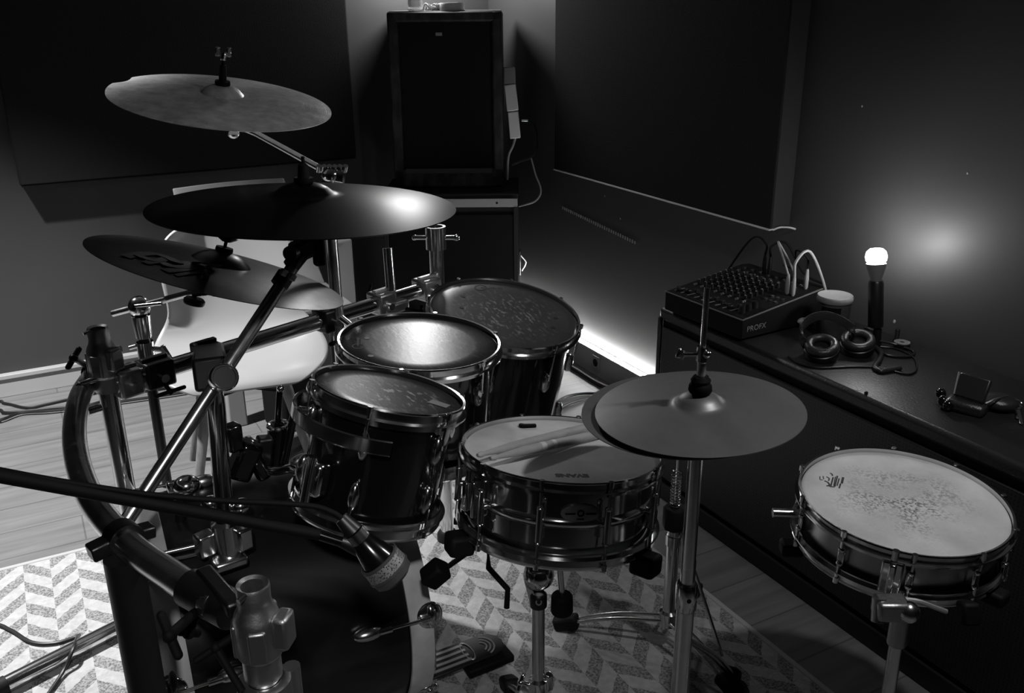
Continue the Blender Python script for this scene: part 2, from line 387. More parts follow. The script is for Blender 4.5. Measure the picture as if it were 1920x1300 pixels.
# acoustic panels
PF = YB-.104
tl = aty(37, 348.5, PF); tr_ = aty(669, 297, PF); zb = (tl.z+tr_.z)/2
p = thing('acoustic_panel', 'large black fabric acoustic panel on the left back wall', 'panel', (tl.x, PF, zb), 'acoustic wall panels')
MB().box(((tl.x+tr_.x)/2, PF+.05, (zb+2.45)/2), (tr_.x-tl.x, .10, 2.45-zb)).build('fabric_body', 'panel', p, .008)
mb = MB(); mb.box(((tl.x+tr_.x)/2, PF+.004, zb-.002), (tr_.x-tl.x-.01, .008, .004)); mb.build('bottom_seam', 'blackmatt', p)
a, b = atx(1039, 318, 2.0), atx(1444, 428, 2.0); zb = (a.z+b.z)/2
p = thing('acoustic_panel', 'large black acoustic panel on the right wall above the light strip', 'panel', (2.0, b.y, zb), 'acoustic wall panels')
MB().box((2.004, (a.y+b.y)/2, (zb+2.45)/2), (.008, a.y-b.y, 2.45-zb)).build('fabric_front', 'panel', p, .002)
MB().box((2.044, (a.y+b.y)/2, (zb+2.45)/2), (.072, a.y-b.y, 2.45-zb)).build('side_frame', 'panelside', p, .002)
MB().box((2.006, (a.y+b.y)/2, zb-.0025), (.02, a.y-b.y, .005)).build('bottom_edge', 'batten', p, .001)
MB().tube([(2.012, b.y, zb-.004), (2.03, b.y-.01, zb+.004), (2.06, b.y-.02, zb+.002), (2.076, b.y-.03, zb-.003)], .003, 6, True, 4).build('loose_trim', 'batten', p)

# ================================================================== speakers in the corner
def stack_frame(pm, z):
    u = V((.8756, -.4831, 0)); n = V((-.4831, -.8756, 0))  # u to the right, n towards the room
    return Matrix(((u.x, -n.x, 0, pm.x), (u.y, -n.y, 0, pm.y), (0, 0, 1, z), (0, 0, 0, 1)))
zs = .743
pm = (at(970, 368, 3.9)+at(716, 362, 3.9))/2
T = stack_frame(pm, 0); sw, sd = .585, .40
sb = thing('subwoofer', 'black subwoofer cabinet in the corner with metal strip on its front edge', 'speaker', (pm.x, pm.y, 0))
MB(T).box((0, sd/2+.012, zs/2), (sw, sd-.024, zs)).build('cabinet', 'vinyl', sb, .006)
MB(T).box((0, .006, zs/2-.03), (sw-.05, .012, zs-.11)).build('front_grille', 'grille', sb, .004)
for sx in (-1, 1): MB(T).box((sx*(sw/2-.0125), .004, zs/2-.02), (.022, .014, zs-.05)).build('edge_rail', 'vinyl', sb, .003)
st = MB(T).box((.02, .0, zs-.036), (sw-.05, .006, .036)).build('metal_strip', 'alu', sb, .001)
for x in (-.2, -.02, .2): MB(T).cyl((x, -.004, zs-.036), (x, -.0025, zs-.036), .005, 10).build('screw', 'blackmatt', st)
la = MB(T).box((sw/2+.004, .10, .42), (.008, .05, .11)).build('side_latch', 'chromed', sb, .003)
MB(T).tube([(sw/2+.01, .1, .45), (sw/2+.03, .1, .42), (sw/2+.012, .1, .38)], .005, 8, True, 4).build('latch_lever', 'chromed', la)
pm2 = atz(843, 349, zs)
pm2 = V((1.680, 3.70, 0)); T = stack_frame(pm2, zs); w, d, h = .478, .27, .728
sp = thing('pa_speaker', 'tall worn black PA speaker standing on the corner subwoofer', 'speaker', (pm2.x, pm2.y, zs))
MB(T).box((0, d/2+.012, h/2), (w, d-.024, h)).build('cabinet', 'carpet', sp, .014)
for c, dd in (((-w/2+.022, .008, h/2), (.044, .03, h)), ((w/2-.022, .008, h/2), (.044, .03, h)), ((0, .008, h-.02), (w, .03, .04)), ((0, .008, .042), (w, .03, .084))):
    MB(T).box(c, dd).build('front_rim', 'carpet', sp, .008)
MB(T).box((0, .014, h/2+.02), (w-.08, .016, h-.11)).build('front_grille', 'grille', sp, .004)
MB(T).bar((-w/2+.05, -.008, .072), (w/2-.05, -.008, .072), .006, .022).build('sill_strip', mat('worn_strip', .035, .6), sp, .001)
MB(T).box((0, d/2+.012, h+.001), (w-.012, d-.03, .004)).build('lamplit_top', mat('lamplit_top', .10, .7), sp, .001)  # paler sheet: lamp light on the speaker top put into its colour
bd = MB(T).box((-.025, .004, h-.088), (.028, .004, .014)).build('name_plate', 'whitegrey', sp, .0015)
mb = MB(T)
for i in range(4): mb.box((-.0335+i*.0056, .0015, h-.088), (.0035, .001, .007))
mb.build('worn_print', 'trunk', bd)
# things lying on the speaker
p0 = T @ V((-.005, .05, h))
ro = thing('tape_roll', 'pale flat roll of tape lying on top of the PA speaker', 'tape roll', T @ V((.05, .05, h)))
mb = MB(T); mb.lathe([(.05, 0), (.052, .003), (.052, .03), (.05, .034), (.026, .034), (.024, .030), (.024, .003), (.026, 0), (.05, 0)], (.03, .06, h), (0, 0, 1), 40); mb.build('tape_body', 'paper', ro)
MB(T).lathe([(.0235, .001), (.0235, .035), (.021, .035), (.021, .001), (.0235, .001)], (.03, .06, h), (0, 0, 1), 32).build('core', 'skirt', ro)
bo = thing('water_bottle', 'clear plastic bottle on top of the PA speaker beside the tape', 'bottle', T @ V((-.125, .06, h)))
MB(T).lathe([(0, .001), (.028, .001), (.032, .008), (.029, .02), (.032, .035), (.029, .05), (.032, .07), (.032, .12), (.026, .15), (.013, .17), (.013, .185)], (-.125, .06, h), (0, 0, 1), 24).build('bottle_body', 'clearp', bo)
MB(T).lathe([(0, .202), (.014, .202), (.0155, .198), (.0155, .184), (.014, .182)], (-.125, .06, h), (0, 0, 1), 20).build('cap', 'white2', bo)
gl = thing('crumpled_wrap', 'crumpled clear plastic wrap between bottle and tape roll', 'wrapper', T @ V((-.06, .06, h)))
mb = MB(T)
for i in range(5): mb.tube([(-.092+.012*i, .06, h+.003), (-.08+.011*i, .05+.01*(i % 3), h+.03-.004*i), (-.062+.012*i, .07, h+.006), (-.045+.011*i, .06, h+.028), (-.035+.008*i, .065, h+.004)], .006, 6, True, 5)
mb.build('plastic_film', 'clearp', gl)

# power strip hanging down the speaker's right side
ex = thing('power_strip', 'white power socket block fixed on the side of the PA speaker', 'power strip', T @ V((w/2+.02, .05, .3)))
q = [T @ V((w/2+.028, .07, .50)), T @ V((w/2+.030, .06, .43)), T @ V((w/2+.042, .05, .32)), T @ V((w/2+.052, .05, .205))]
ua = (T.to_3x3() @ V((0, 1, 0)))
MB().bar(q[0], q[1], .05, .05, ua).build('adapter_block', 'whitegrey', ex, .004)
MB().bar(q[1], q[2], .05, .056, ua).build('upper_socket', 'paper', ex, .004)
MB().bar(q[2]+(q[3]-q[2])*.01, q[3], .046, .054, ua).build('lower_socket', 'paper', ex, .004)
MB().tube([q[3], T @ V((w/2+.04, .04, .17)), T @ V((w/2+.02, .05, .12)), T @ V((w/2+.015, .06, .02))], .0055, 8, True, 5).build('white_lead', 'white2', ex)
jc = thing('jack_cable', 'thin black cable plugged in beside the speaker power strip', 'cable', T @ V((w/2+.08, .05, .1)))
pj = [at(d_[0], d_[1], 3.72) for d_ in ((978, 226), (990, 226), (1003, 236), (1007, 262), (1005, 285), (993, 297), (975, 303), (960, 310))]
MB().tube(pj[1:], .0035, 8, True, 5).build('cable_run', 'blackmatt', jc)
MB().cyl(pj[0], pj[1], .004, 10).build('plug', 'chromed', jc)
pj = [at(d_[0], d_[1], 3.74) for d_ in ((996, 297), (1000, 312), (1005, 330), (1013, 350), (1013, 365), (1003, 378), (985, 384))] + [stack_frame(pm, 0) @ V((sw/2, .10, .67))]
tag(MB().tube(pj, .0035, 8, True, 5).build('loose_cable', 'whitegrey', loc=pj[3]), 'pale cable loop hanging to the right of the subwoofer', 'cable')

# ================================================================== bench along the right wall
bx0, bx1, by0, by1, bz = 1.655, 2.068, -.6, 2.138, .632
bn = thing('storage_bench', 'long low black vinyl bench along the right wall', 'bench', ((bx0+bx1)/2, .8, 0))
MB().box(((bx0+bx1)/2, (by0+by1)/2, bz/2+.0), (bx1-bx0-.02, by1-by0-.02, bz-.04)).build('carcass', 'blackmatt', bn, .004)
MB().box(((bx0+bx1)/2, (by0+by1)/2, bz-.02), (bx1-bx0, by1-by0, .04)).build('padded_top', 'vinyl', bn, .012)
MB().box(((bx0+bx1)/2-.01, (by0+by1)/2, .03), (bx1-bx0-.012, by1-by0-.012, .06)).build('plinth', 'black', bn, .004)
for ya, yb in ((by0+.02, by1-.02),):
    MB().box((bx0+.006, (ya+yb)/2, .325), (.012, yb-ya, .5)).build('mesh_panel', 'hexgrille', bn, .002)
MB().box((bx0+.004, by1-.006, .32), (.012, .014, .56)).build('corner_edge', 'carpet', bn, .003)

# ---- mixer
zt = .695
c0, c1, c2 = atz(1247, 546, zt), atz(1392, 601, zt), atz(1536, 537, zt+.03)
ux = (c1-c0); ux.z = 0; Lw = ux.length; ux.normalize(); uy = V((-ux.y, ux.x, 0))
if uy.x < 0: uy = -uy
Ld = min((c2-c1).dot(uy), (2.06-max(c0.x, c1.x))/max(uy.x, .1)-.01)
T = Matrix(((ux.x, uy.x, 0, c0.x), (ux.y, uy.y, 0, c0.y), (0, 0, 1, bz), (0, 0, 0, 1)))
mx = thing('audio_mixer', 'black audio mixing desk with rows of knobs on the bench', 'mixer', T @ V((Lw/2, Ld/2, 0)))
hf, hb = zt-bz, zt-bz+.035
prof = [(0, .006), (Ld, .006), (Ld, hb), (Ld*.9, hb+.004), (0, hf)]
mb = MB(T); A = [mb.v((0, y, z)) for y, z in prof]; B = [mb.v((Lw, y, z)) for y, z in prof]; mb.f(A); mb.f(B[::-1])
for i in range(5): mb.f([A[i], A[(i+1) % 5], B[(i+1) % 5], B[i]])
mb.build('body', 'blackmatt', mx, .004)
sl = (hb+.004-hf)/(Ld*.9)
def top(x, y, up=0): return (x, y, hf+sl*y+up)
mb = MB(T); q = [mb.v(top(.008, .008, .0008)), mb.v(top(Lw-.008, .008, .0008)), mb.v(top(Lw-.008, Ld*.88, .0008)), mb.v(top(.008, Ld*.88, .0008))]; mb.f(q); mb.build('control_panel', 'blackmatt', mx)
edge = MB(T); edge.bar((0, 0, hf), (Lw, 0, hf), .003, .003); edge.bar(top(Lw, 0), top(Lw, Ld*.9), .003, .003); edge.build('worn_edge', mat('worn_edge', .12, .5), mx)
cols = 8
for i in range(cols):
    for j in range(7):
        x = Lw*(.11+.085*i); y = Ld*(.30+.062*j); r = .0055
        k = MB(T).lathe([(0, .016), (r*.7, .016), (r*.8, .014), (r, .002), (r, 0)], top(x, y), (0, 0, 1), 10).build('knob', 'black', mx)
        MB(T).box(top(x, y-.002, .0165), (.0014, .006, .001)).build('pointer', 'white2', k)
for i in range(9):
    x = Lw*(.08+.09*i)
    f_ = MB(T).box(top(x, Ld*(.08+.1*random.random()), .007), (.008, .014, .012)).build('fader_cap', 'black', mx, .001)
mb = MB(T)
for i in range(9):
    x = Lw*(.08+.09*i); mb.box(top(x, Ld*.14, .0012), (.0025, Ld*.2, .001))
    for yy in (.255, .275): mb.box(top(x+.004, Ld*yy, .003), (.005, .004, .005))
mb.build('slots_and_buttons', 'paleink', mx)['kind'] = 'stuff'
for i in range(8):
    for y in (.76, .83): MB(T).lathe([(.006, 0), (.006, .004), (.0035, .004), (.0035, .001), (0, .001)], top(Lw*(.12+.1*i), Ld*y), (0, 0, 1), 12).build('jack_socket', 'chromed', mx)
for i in range(3):
    for y in (.42, .5): MB(T).lathe([(.006, 0), (.006, .005), (.0035, .005), (.0035, .001), (0, .001)], top(Lw*(.82+.06*i), Ld*y), (0, 0, 1), 12).build('jack_socket', 'chromed', mx)
for i in range(3): MB(T).lathe([(0, .02), (.009, .02), (.011, 0)], top(Lw*(.88), Ld*(.1+.07*i)), (0, 0, 1), 12).build('knob', 'black', mx)
nx = ux; nz = V((0, 0, 1))
Tt = Matrix(((uy.x, 0, nx.x, 0), (uy.y, 0, nx.y, 0), (0, 1, 0, 0), (0, 0, 0, 1)))
pl = T @ V((Lw, .055, hf*.52)); Tt.translation = pl
text('lettering', 'PROFX', Tt, .022, 'paleink', mx, .0006, .07)
# ---- cables standing in the mixer
def plug_cable(name, label, base, top_pts, m_plug, m_cab, r=.003):
    o = thing(name, label, 'cable', base)
    b = V(base)
    MB().lathe([(.0035, 0), (.006, .006), (.0065, .03), (.005, .05), (.003, .06)], b, (0, 0, 1), 12).build('plug', m_plug, o)
    MB().tube([b+V((0, 0, .055))]+[V(t) for t in top_pts], r, 8, True, 6).build('cable_run', m_cab, o)
bA = T @ V(top(Lw*.86, Ld*.62)); bB = T @ V(top(Lw*.93, Ld*.62)); bC = T @ V(top(Lw*.9, Ld*.80)); bD = T @ V(top(Lw*.35, Ld*.84)); bE = T @ V(top(Lw*.42, Ld*.84))
plug_cable('patch_cable', 'pale patch cable plug standing foremost in the mixer', bA, [bA+V((-.005, .02, .10)), bA+V((.03, .08, .13)), T @ V((Lw*.6, Ld*.95, .12)), T @ V((Lw*.5, Ld+.012, .06))], 'white2', 'whitegrey')
plug_cable('patch_cable', 'pale patch cable beside the foremost plug arching back to the wall', bB, [bB+V((.0, .0, .10)), bB+V((.04, -.01, .125)), T @ V((Lw*1.0, Ld*.93, .10)), T @ V((Lw*1.01, Ld*.97, .02))], 'white2', 'whitegrey', .004)
plug_cable('patch_cable', 'dark tipped patch cable nearest the wall end of the mixer', bC, [bC+V((.0, .005, .09)), bC+V((-.02, .03, .11)), T @ V((Lw*.6, Ld*.97, .13)), T @ V((Lw*.4, Ld+.01, .12))], 'whitegrey', 'blackmatt')
plug_cable('microphone_cable', 'black cable arching from the back row toward the wall', bD, [bD+V((0, 0, .09)), bD+V((-.01, .05, .10)), T @ V((-.01, Ld*.75, .08)), T @ V((-.03, Ld*.7, .004))], 'black', 'blackmatt', .0035)
plug_cable('microphone_cable', 'black cable with the tallest plug at the back of the mixer', bE, [bE+V((0, 0, .09)), bE+V((.03, -.03, .10)), T @ V((Lw*.7, Ld*.98, .12)), T @ V((Lw*.9, Ld+.01, .1))], 'black', 'blackmatt', .0035)

# ---- jar, lamp, headphones and small things on the bench
jp = atz(1573, 560, bz+.105); jp.x = min(jp.x, 2.02); jp = V((jp.x-.02, jp.y-.004, bz)); JH = Matrix.Diagonal((1.04, 1.04, 1.1, 1))
ja = thing('snack_tub', 'round plastic tub with pale lid beside the mixer', 'tub', jp)
MB(Matrix.Translation(jp) @ JH).lathe([(0, 0), (.036, 0), (.039, .004), (.043, .098), (.0, .098)], (0, 0, 0), (0, 0, 1), 36).build('tub_body', 'jar', ja)
MB(Matrix.Translation(jp) @ JH).lathe([(.045, .094), (.046, .096), (.046, .106), (.044, .109), (.040, .1065), (0, .1065)], (0, 0, 0), (0, 0, 1), 36).build('lid', 'lid', ja)
aj = math.atan2(-jp.y, -jp.x)
MB(Matrix.Translation(jp) @ JH).lathe([(.0428, .066), (.0437, .086), (.0424, .086), (.0415, .066), (.0428, .066)], (0, 0, 0), (0, 0, 1), 16, aj-.75, aj+.45).build('dark_label', 'blackmatt', ja)
LX = 1.942
lb = atx(1643, 640, LX); lp = V((LX, lb.y, bz)); bc = atx(1643, 487, LX)
lm = thing('bulb_lamp', 'bare glowing light bulb standing in a black lamp holder', 'lamp', lp)
zb_ = bc.z; ax_ = V((LX, bc.y, 0)); lean = V((LX, lb.y, 0))
def ll(z): t = (z-bz)/(zb_-bz); q = lean.lerp(ax_, t); return V((q.x, q.y, z))
MB().lathe([(0, -.003), (.020, -.003), (.0255, .004), (.0272, .014), (.0245, .026), (.0165, .034), (.0, .037)], ll(zb_-.006), (ax_-lean+V((0, 0, zb_-bz))), 32).build('bulb_globe', 'bulb', lm)
MB().lathe([(.025, -.004), (.0235, -.016), (.016, -.040), (.013, -.05), (.0, -.05)], ll(zb_-.006), (ax_-lean+V((0, 0, zb_-bz))), 28).build('bulb_collar', 'bulbbase', lm)
MB().lathe([(0, 0), (.0185, 0), (.0195, .003), (.0195, .118), (.017, .124), (.0, .124)], ll(zb_-.178), (ax_-lean+V((0, 0, zb_-bz))), 24).build('lamp_holder', 'black', lm)
MB().lathe([(0, 0), (.012, 0), (.013, .004), (.010, .05), (0, .05)], ll(bz+.001), (0, 0, 1), 16).build('cord_grip', 'black', lm)
MB().tube([lp+V((0, -.008, .02)), lp+V((.035, -.035, .012)), lp+V((.05, -.08, .004)), lp+V((.01, -.10, .004)), lp+V((-.03, -.07, .004)), lp+V((-.02, -.02, .004))], .0035, 8, True, 6).build('lamp_cord', 'black', lm)

hp = thing('headphones', 'black over ear headphones lying on the bench', 'headphones', atz(1570, 650, bz))
e1, e2 = atz(1540, 655, bz+.028), atz(1608, 645, bz+.028)
dn = (e2-e1); dn.z = 0; dn.normalize(); ax1 = (V((-.25, -.25, 1))).normalized()
for e, nm in ((e1, 0), (e2, 1)):
    axn = (V((-.28, -.20, 1))).normalized(); Te = frame(e, axn, dn)
    cu = MB(Te).lathe([(0, -.028), (.036, -.026), (.043, -.015), (.043, .002), (.038, .006), (0, .006)], (0, 0, 0), (0, 0, 1), 32).build('ear_cup', 'black', hp)
    MB(Te).torus((0, 0, .012), (0, 0, 1), .032, .0115, 36, 12).build('ear_cushion', 'leather', cu)
    MB(Te).lathe([(0, .0062), (.024, .0062), (.024, .009)], (0, 0, 0), (0, 0, 1), 24).build('ear_mesh', 'grille', cu)
dH = (e1-CAM).dot(FW)
bandpts = [e1+V((-.02, .03, -.004)), at(1504, 634, dH+.01), at(1505, 612, dH+.015), at(1524, 596, dH+.02), at(1550, 592, dH+.02), at(1578, 602, dH+.02), at(1600, 620, dH+.015), e2+V((.0, .03, -.002))]
pts = catmull(bandpts, 6); mb = MB(); L = []
for i, q in enumerate(pts):
    t = (pts[min(i+1, len(pts)-1)]-pts[max(i-1, 0)]).normalized(); up = V((0.0, 0.15, 1)); s_ = t.cross(up).normalized(); up = s_.cross(t).normalized()
    wd_ = .011 if 6 < i < len(pts)-7 else .009
    L.append([mb.v(q+up*wd_*a_+s_*.0045*b_) for a_, b_ in ((1, .6), (1, -.6), (0, -1), (-1, -.6), (-1, .6), (0, 1))])
for a_, b_ in zip(L, L[1:]):
    for j in range(6): mb.f([a_[j], a_[(j+1) % 6], b_[(j+1) % 6], b_[j]])
mb.f(L[0][::-1]); mb.f(L[-1]); hb_ = mb.build('headband', 'leather', hp)
MB().tube([pts[-9], pts[-5], pts[-2]], [.009, .0085, .008], 10).build('yoke', 'chromed', hp)
mb = MB()
for y_ in (0,):
    q = [atz(*p_, bz+.006) for p_ in ((1640, 650), (1652, 662), (1648, 676), (1640, 688), (1650, 696), (1668, 694), (1688, 690))]
    mb.tube(q, .0065, 10, True, 6)
co = catmull([atz(*p_, bz+.012) for p_ in ((1632, 632), (1640, 642), (1650, 660), (1646, 676), (1642, 690))], 40); hel = []
tag(mb.build('jack_lead', 'leather', loc=atz(1650, 676, bz)), 'thick dark lead with plugs lying right of the headphones', 'cable')
q = [atz(*p_, bz+.003) for p_ in ((1478, 668), (1500, 683), (1540, 690), (1600, 688), (1650, 690), (1700, 702), (1718, 693), (1716, 675), (1700, 662), (1675, 653), (1650, 650))]
tag(MB().tube(q, .0026, 8, True, 6).build('thin_cable', 'black', loc=atz(1600, 690, bz)), 'thin black cable looping around the headphones', 'cable')
mb = MB()
for i in range(5): c_ = atz(1630-2*i+6*(i % 2), 616+3*i, bz+.006+.007*i); mb.torus(c_, (.3, .2, 1), .012, .0035, 20, 8)
tag(mb.build('cable_coil', 'black', loc=atz(1630, 622, bz)), 'small bundled black cable coil at the foot of the bulb lamp', 'cable')
cp = atz(1690, 652, bz)
ri = thing('cable_reel', 'small round pale topped reel lying near the wall', 'reel', cp)
MB().lathe([(0, .0), (.02, .0), (.021, .003), (.021, .014), (.0, .014)], cp, (0, 0, 1), 28).build('reel_rim', 'black', ri)
MB().lathe([(.0205, .0142), (.0205, .0165), (.006, .0165), (.006, .0145), (.0205, .0142)], cp, (0, 0, 1), 28).build('reel_face', 'lid', ri)
cp = atz(1680, 642, bz)
tag(MB().lathe([(0, 0), (.009, 0), (.009, .008), (.006, .012), (.0065, .036), (.005, .038), (0, .038)], cp, (0, 0, 1), 14).build('plug_adapter', 'black', loc=cp), 'small upright black plug behind the round reel', 'plug')
cp = atz(1474, 601, bz+.02); ad = thing('cable_drum', 'dark round disc on edge between mixer and headphones', 'reel', V((cp.x, cp.y, bz)))
n_ = (CAM-cp); n_.z = 0; n_.normalize()
MB().lathe([(0, -.012), (.018, -.012), (.0195, -.009), (.0195, .008), (.018, .011), (.008, .011), (0, .009)], V((cp.x, cp.y, bz+.0197)), n_, 28).build('disc_body', 'greycase', ad)
MB().lathe([(.004, .009), (.004, .013), (0, .013)], V((cp.x, cp.y, bz+.0197)), n_, 12).build('hub_pin', 'chromed', ad)
MB().ball(V((cp.x, cp.y, bz+.02))+V((.034, -.028, .001)), .012, 12, (1.6, .8, .8)).build('pale_tip', 'whitegrey', ad)

def pile():
    c = atz(1800, 752, bz)
    wa = thing('leather_wallet', 'black leather pouch lying on the bench at far right', 'pouch', c)
    a_, b_ = atz(1775, 752, bz+.014), atz(1850, 770, bz+.014)
    MB().bar(a_, b_, .05, .028).build('pouch_body', 'leather', wa, .009)
    for q in ((1764, 738), (1768, 752), (1778, 760)): MB().ball(atz(*q, bz+.015), .012, 12, (1, 1, 1.1)).build('pouch_bead', 'lacquer', wa)
    a_, b_ = atz(1790, 742, bz+.030), atz(1848, 759, bz+.03); t_ = (b_-a_); L_ = t_.length; t_.normalize()
    up = (V((.45, .25, 1))).normalized()
    ph = thing('card_case', 'dark flat case standing tilted on the pouch', 'case', a_)
    MB().bar(a_+up*.028, b_+up*.028, .012, .055, up).build('case_shell', 'greycase', ph, .004)
    MB().bar(a_+up*.003, a_+up*.054, .014, .003, t_).build('bright_edge', 'alu', ph)
    c2 = atz(1872, 752, bz+.02); po = thing('folded_pouch', 'small soft dark zip pouch beside the tilted case', 'pouch', V((c2.x, c2.y, bz)))
    MB().ball(V((c2.x, c2.y, bz+.018)), .034, 20, (1.0, 1.25, .52), Matrix.Rotation(.5, 3, 'Z')).build('pouch_body', 'leather', po)
    MB().tube([atz(1848, 757, bz+.03), atz(1868, 748, bz+.039), atz(1890, 742, bz+.035)], .002, 6, True, 5).build('zip', 'chromed', po)
    ky = thing('key_ring', 'bunch of metal keys at the right edge of the photo', 'keys', atz(1905, 758, bz))
    MB().torus(atz(1906, 752, bz+.008), (.3, -.3, 1), .014, .0018, 28, 8).build('ring', 'chrome', ky)
    for q0, q1 in (((1908, 762), (1915, 795)), ((1905, 765), (1908, 785))):
        A_, B_ = atz(*q0, bz+.006), atz(*q1, bz+.004)
        k_ = MB().bar(A_, B_, .007, .0022).build('key', 'chrome', ky, .0005)
        MB().cyl(A_+V((0, 0, -.001)), A_+V((0, 0, .002)), .010, 14).build('key_bow', 'chrome', k_)
pile()
cp = atz(1624, 739, bz)
tag(MB().ball(cp+V((0, 0, .003)), .0045, 10, (1.2, 1, .8)).build('small_crumb', 'blackmatt', loc=cp), 'tiny dark crumb at the front edge of the bench', 'crumb')

# ================================================================== chairs by the back wall
ch = thing('shell_chair', 'white moulded shell chair with dark splayed legs behind the rack', 'chair', (.56, 2.9, 0))
# shell grid: rows from the front lip of the seat up to the top of the back; axis w runs to the chair's left/right
fc = V((-.16, -.987, 0)).normalized(); sd_ = V((-fc.y, fc.x, 0))  # fc: facing direction
if sd_.x < 0: sd_ = -sd_
cc = V((.545, 2.87, 0))
rows = [(.245, .415, .15, .0), (.235, .435, .20, .004), (.19, .445, .242, .010), (.10, .438, .268, .022), (0., .428, .276, .030), (-.08, .428, .268, .038), (-.135, .445, .248, .05), (-.175, .485, .222, .055), (-.20, .54, .206, .05), (-.222, .61, .208, .05), (-.24, .68, .216, .055), (-.255, .75, .212, .055), (-.264, .80, .190, .05), (-.268, .825, .145, .04)]
mb = MB(); G = []
for (f_, z, hw, cup) in rows:
    ln = []
    for j in range(-5, 6):
        t = j/5; back = max(0, min(1, (z-.44)/.15)) if f_ < -.1 else 0
        up = cup*abs(t)**2.4
        q = cc + fc*(f_ + (up*1.5 if back else 0)*back) + sd_*(hw*t) + V((0, 0, z + up*(1-back)))
        ln.append(mb.v(q))
    G.append(ln)
for a_, b_ in zip(G, G[1:]):
    for j in range(10): mb.f([a_[j], a_[j+1], b_[j+1], b_[j]])
sh = mb.build('seat_shell', 'white', ch, 0, None, 60, 2)
so_ = sh.modifiers.new('solid', 'SOLIDIFY'); so_.thickness = .009; so_.offset = 0
for sx, sy in ((-1, 1), (1, 1), (-1, -1), (1, -1)):
    a_ = cc + fc*(.09*sy) + sd_*(.11*sx) + V((0, 0, .405)); b_ = cc + fc*(.2*sy) + sd_*(.2*sx)
    MB().tube([a_, b_], [.02, .012], 12).build('leg', 'wood', ch)
mb = MB()
for sx in (-1, 1): mb.tube([cc+fc*.1+sd_*.12*sx+V((0, 0, .40)), cc-fc*.11-sd_*.13*sx+V((0, 0, .25))], .005, 8)
mb.tube([cc+fc*.1-sd_*.11+V((0, 0, .40)), cc+fc*.1+sd_*.11+V((0, 0, .40))], .006, 8); mb.build('wire_brace', 'blackmatt', ch)

mc = thing('garden_chair', 'white plastic armchair behind the shell chair near the back wall', 'chair', (.8, 3.5, 0))
bl, br = aty(322, 352, 3.72), aty(532, 336, 3.72); zt_ = (bl.z+br.z)/2
bl2 = V((bl.x+.02, 3.66, .42)); br2 = V((br.x+.10, 3.60, .42))
# backrest with hand hole: grid with cells left out
nu, nv = 14, 12; mb = MB(); G = []
for i in range(nv+1):
    t = i/nv; a_ = bl2.lerp(V((bl.x, 3.72, zt_)), t); b_ = br2.lerp(V((br.x, 3.72, zt_)), t); ln = []
    for j in range(nu+1):
        s_ = j/nu; q = a_.lerp(b_, s_) + V((0, .035*math.sin(PI*s_), 0))
        ln.append(mb.v(q))
    G.append(ln)
for i in range(nv):
    for j in range(nu):
        if i in (5, 6) and j in (2, 3): continue
        mb.f([G[i][j], G[i][j+1], G[i+1][j+1], G[i+1][j]])
bk = mb.build('backrest', 'white', mc); so_ = bk.modifiers.new('solid', 'SOLIDIFY'); so_.thickness = .012
be = bk.modifiers.new('bev', 'BEVEL'); be.width = .005; be.segments = 2
MB().box((.83, 3.47, .415), (.46, .40, .02)).build('seat', 'white', mc, .006)
pr = aty(660, 449, 3.37)
def lleg(x, y, z1, sx, w_=.065):
    m_ = MB(); m_.prism([(0, 0), (sx*w_, 0), (sx*w_, .016), (sx*.016, .016), (sx*.016, w_), (0, w_)], 0, 1, Matrix.Translation((x, y, 0)) @ Matrix.Diagonal((1, 1, z1, 1)))
    return m_.build('leg', 'white2', mc, .006)
lleg(.555, 3.29, .42, 1); lleg(pr.x, 3.37, pr.z, -1, .085); lleg(.60, 3.62, .42, 1); lleg(1.06, 3.60, .42, -1)
MB().bar((pr.x-.035, 3.37, pr.z-.012), (pr.x-.06, 3.60, pr.z+.01), .06, .022).build('armrest', 'white', mc, .007)
bg = thing('black_bag', 'black boxy bag on the floor behind the shell chair', 'bag', (.86, 3.25, 0))
bp_ = at(545, 738, 3.5)
MB().box((bp_.x, bp_.y, .13), (.17, .15, .26), Matrix.Rotation(.4, 3, 'Z')).build('bag_body', 'blackmatt', bg, .02)
MB().tube([V((bp_.x-.04, bp_.y-.02, .25)), V((bp_.x-.02, bp_.y-.02, .30)), V((bp_.x+.03, bp_.y+.01, .30)), V((bp_.x+.05, bp_.y+.02, .25))], .007, 8, True, 5).build('handle', 'blackmatt', bg)

# cables on the floor by the back wall
for i, (pp, lab) in enumerate(((((-900, 815), (-400, 800), (-40, 755), (10, 757), (50, 765), (90, 758), (160, 742), (230, 725), (330, 712), (440, 690)), 'black cable on the floor nearest the left baseboard'),
    (((-850, 850), (-400, 835), (-40, 772), (10, 774), (60, 770), (100, 766), (165, 760), (240, 738), (340, 722), (450, 697)), 'black cable running in the middle of the left floor bundle'),
    (((-800, 905), (-400, 865), (-40, 792), (0, 788), (40, 774), (90, 771), (150, 764), (235, 752), (350, 735), (470, 712)), 'black cable on the room side of the left floor bundle'))):
    q = [atz(x_, y_, .006+.004*i) for x_, y_ in pp]
    tag(MB().tube(q, .006, 8, True, 6).build('floor_cable', 'black', loc=q[2]), lab, 'cable', 'cables along the left baseboard')
q = [atz(x_, y_, .014) for x_, y_ in ((-500, 1180), (-250, 1120), (-30, 1165), (20, 1182), (60, 1205), (105, 1206), (146, 1193))] + [atz(145, 1194, .03), atz(138, 1215, .05), atz(118, 1260, .02), atz(85, 1310, .014)]
tag(MB().tube(q, .0045, 8, True, 6).build('rug_cable', 'black', loc=q[3]), 'thin black cable crossing over the chrome floor tube on the rug', 'cable')
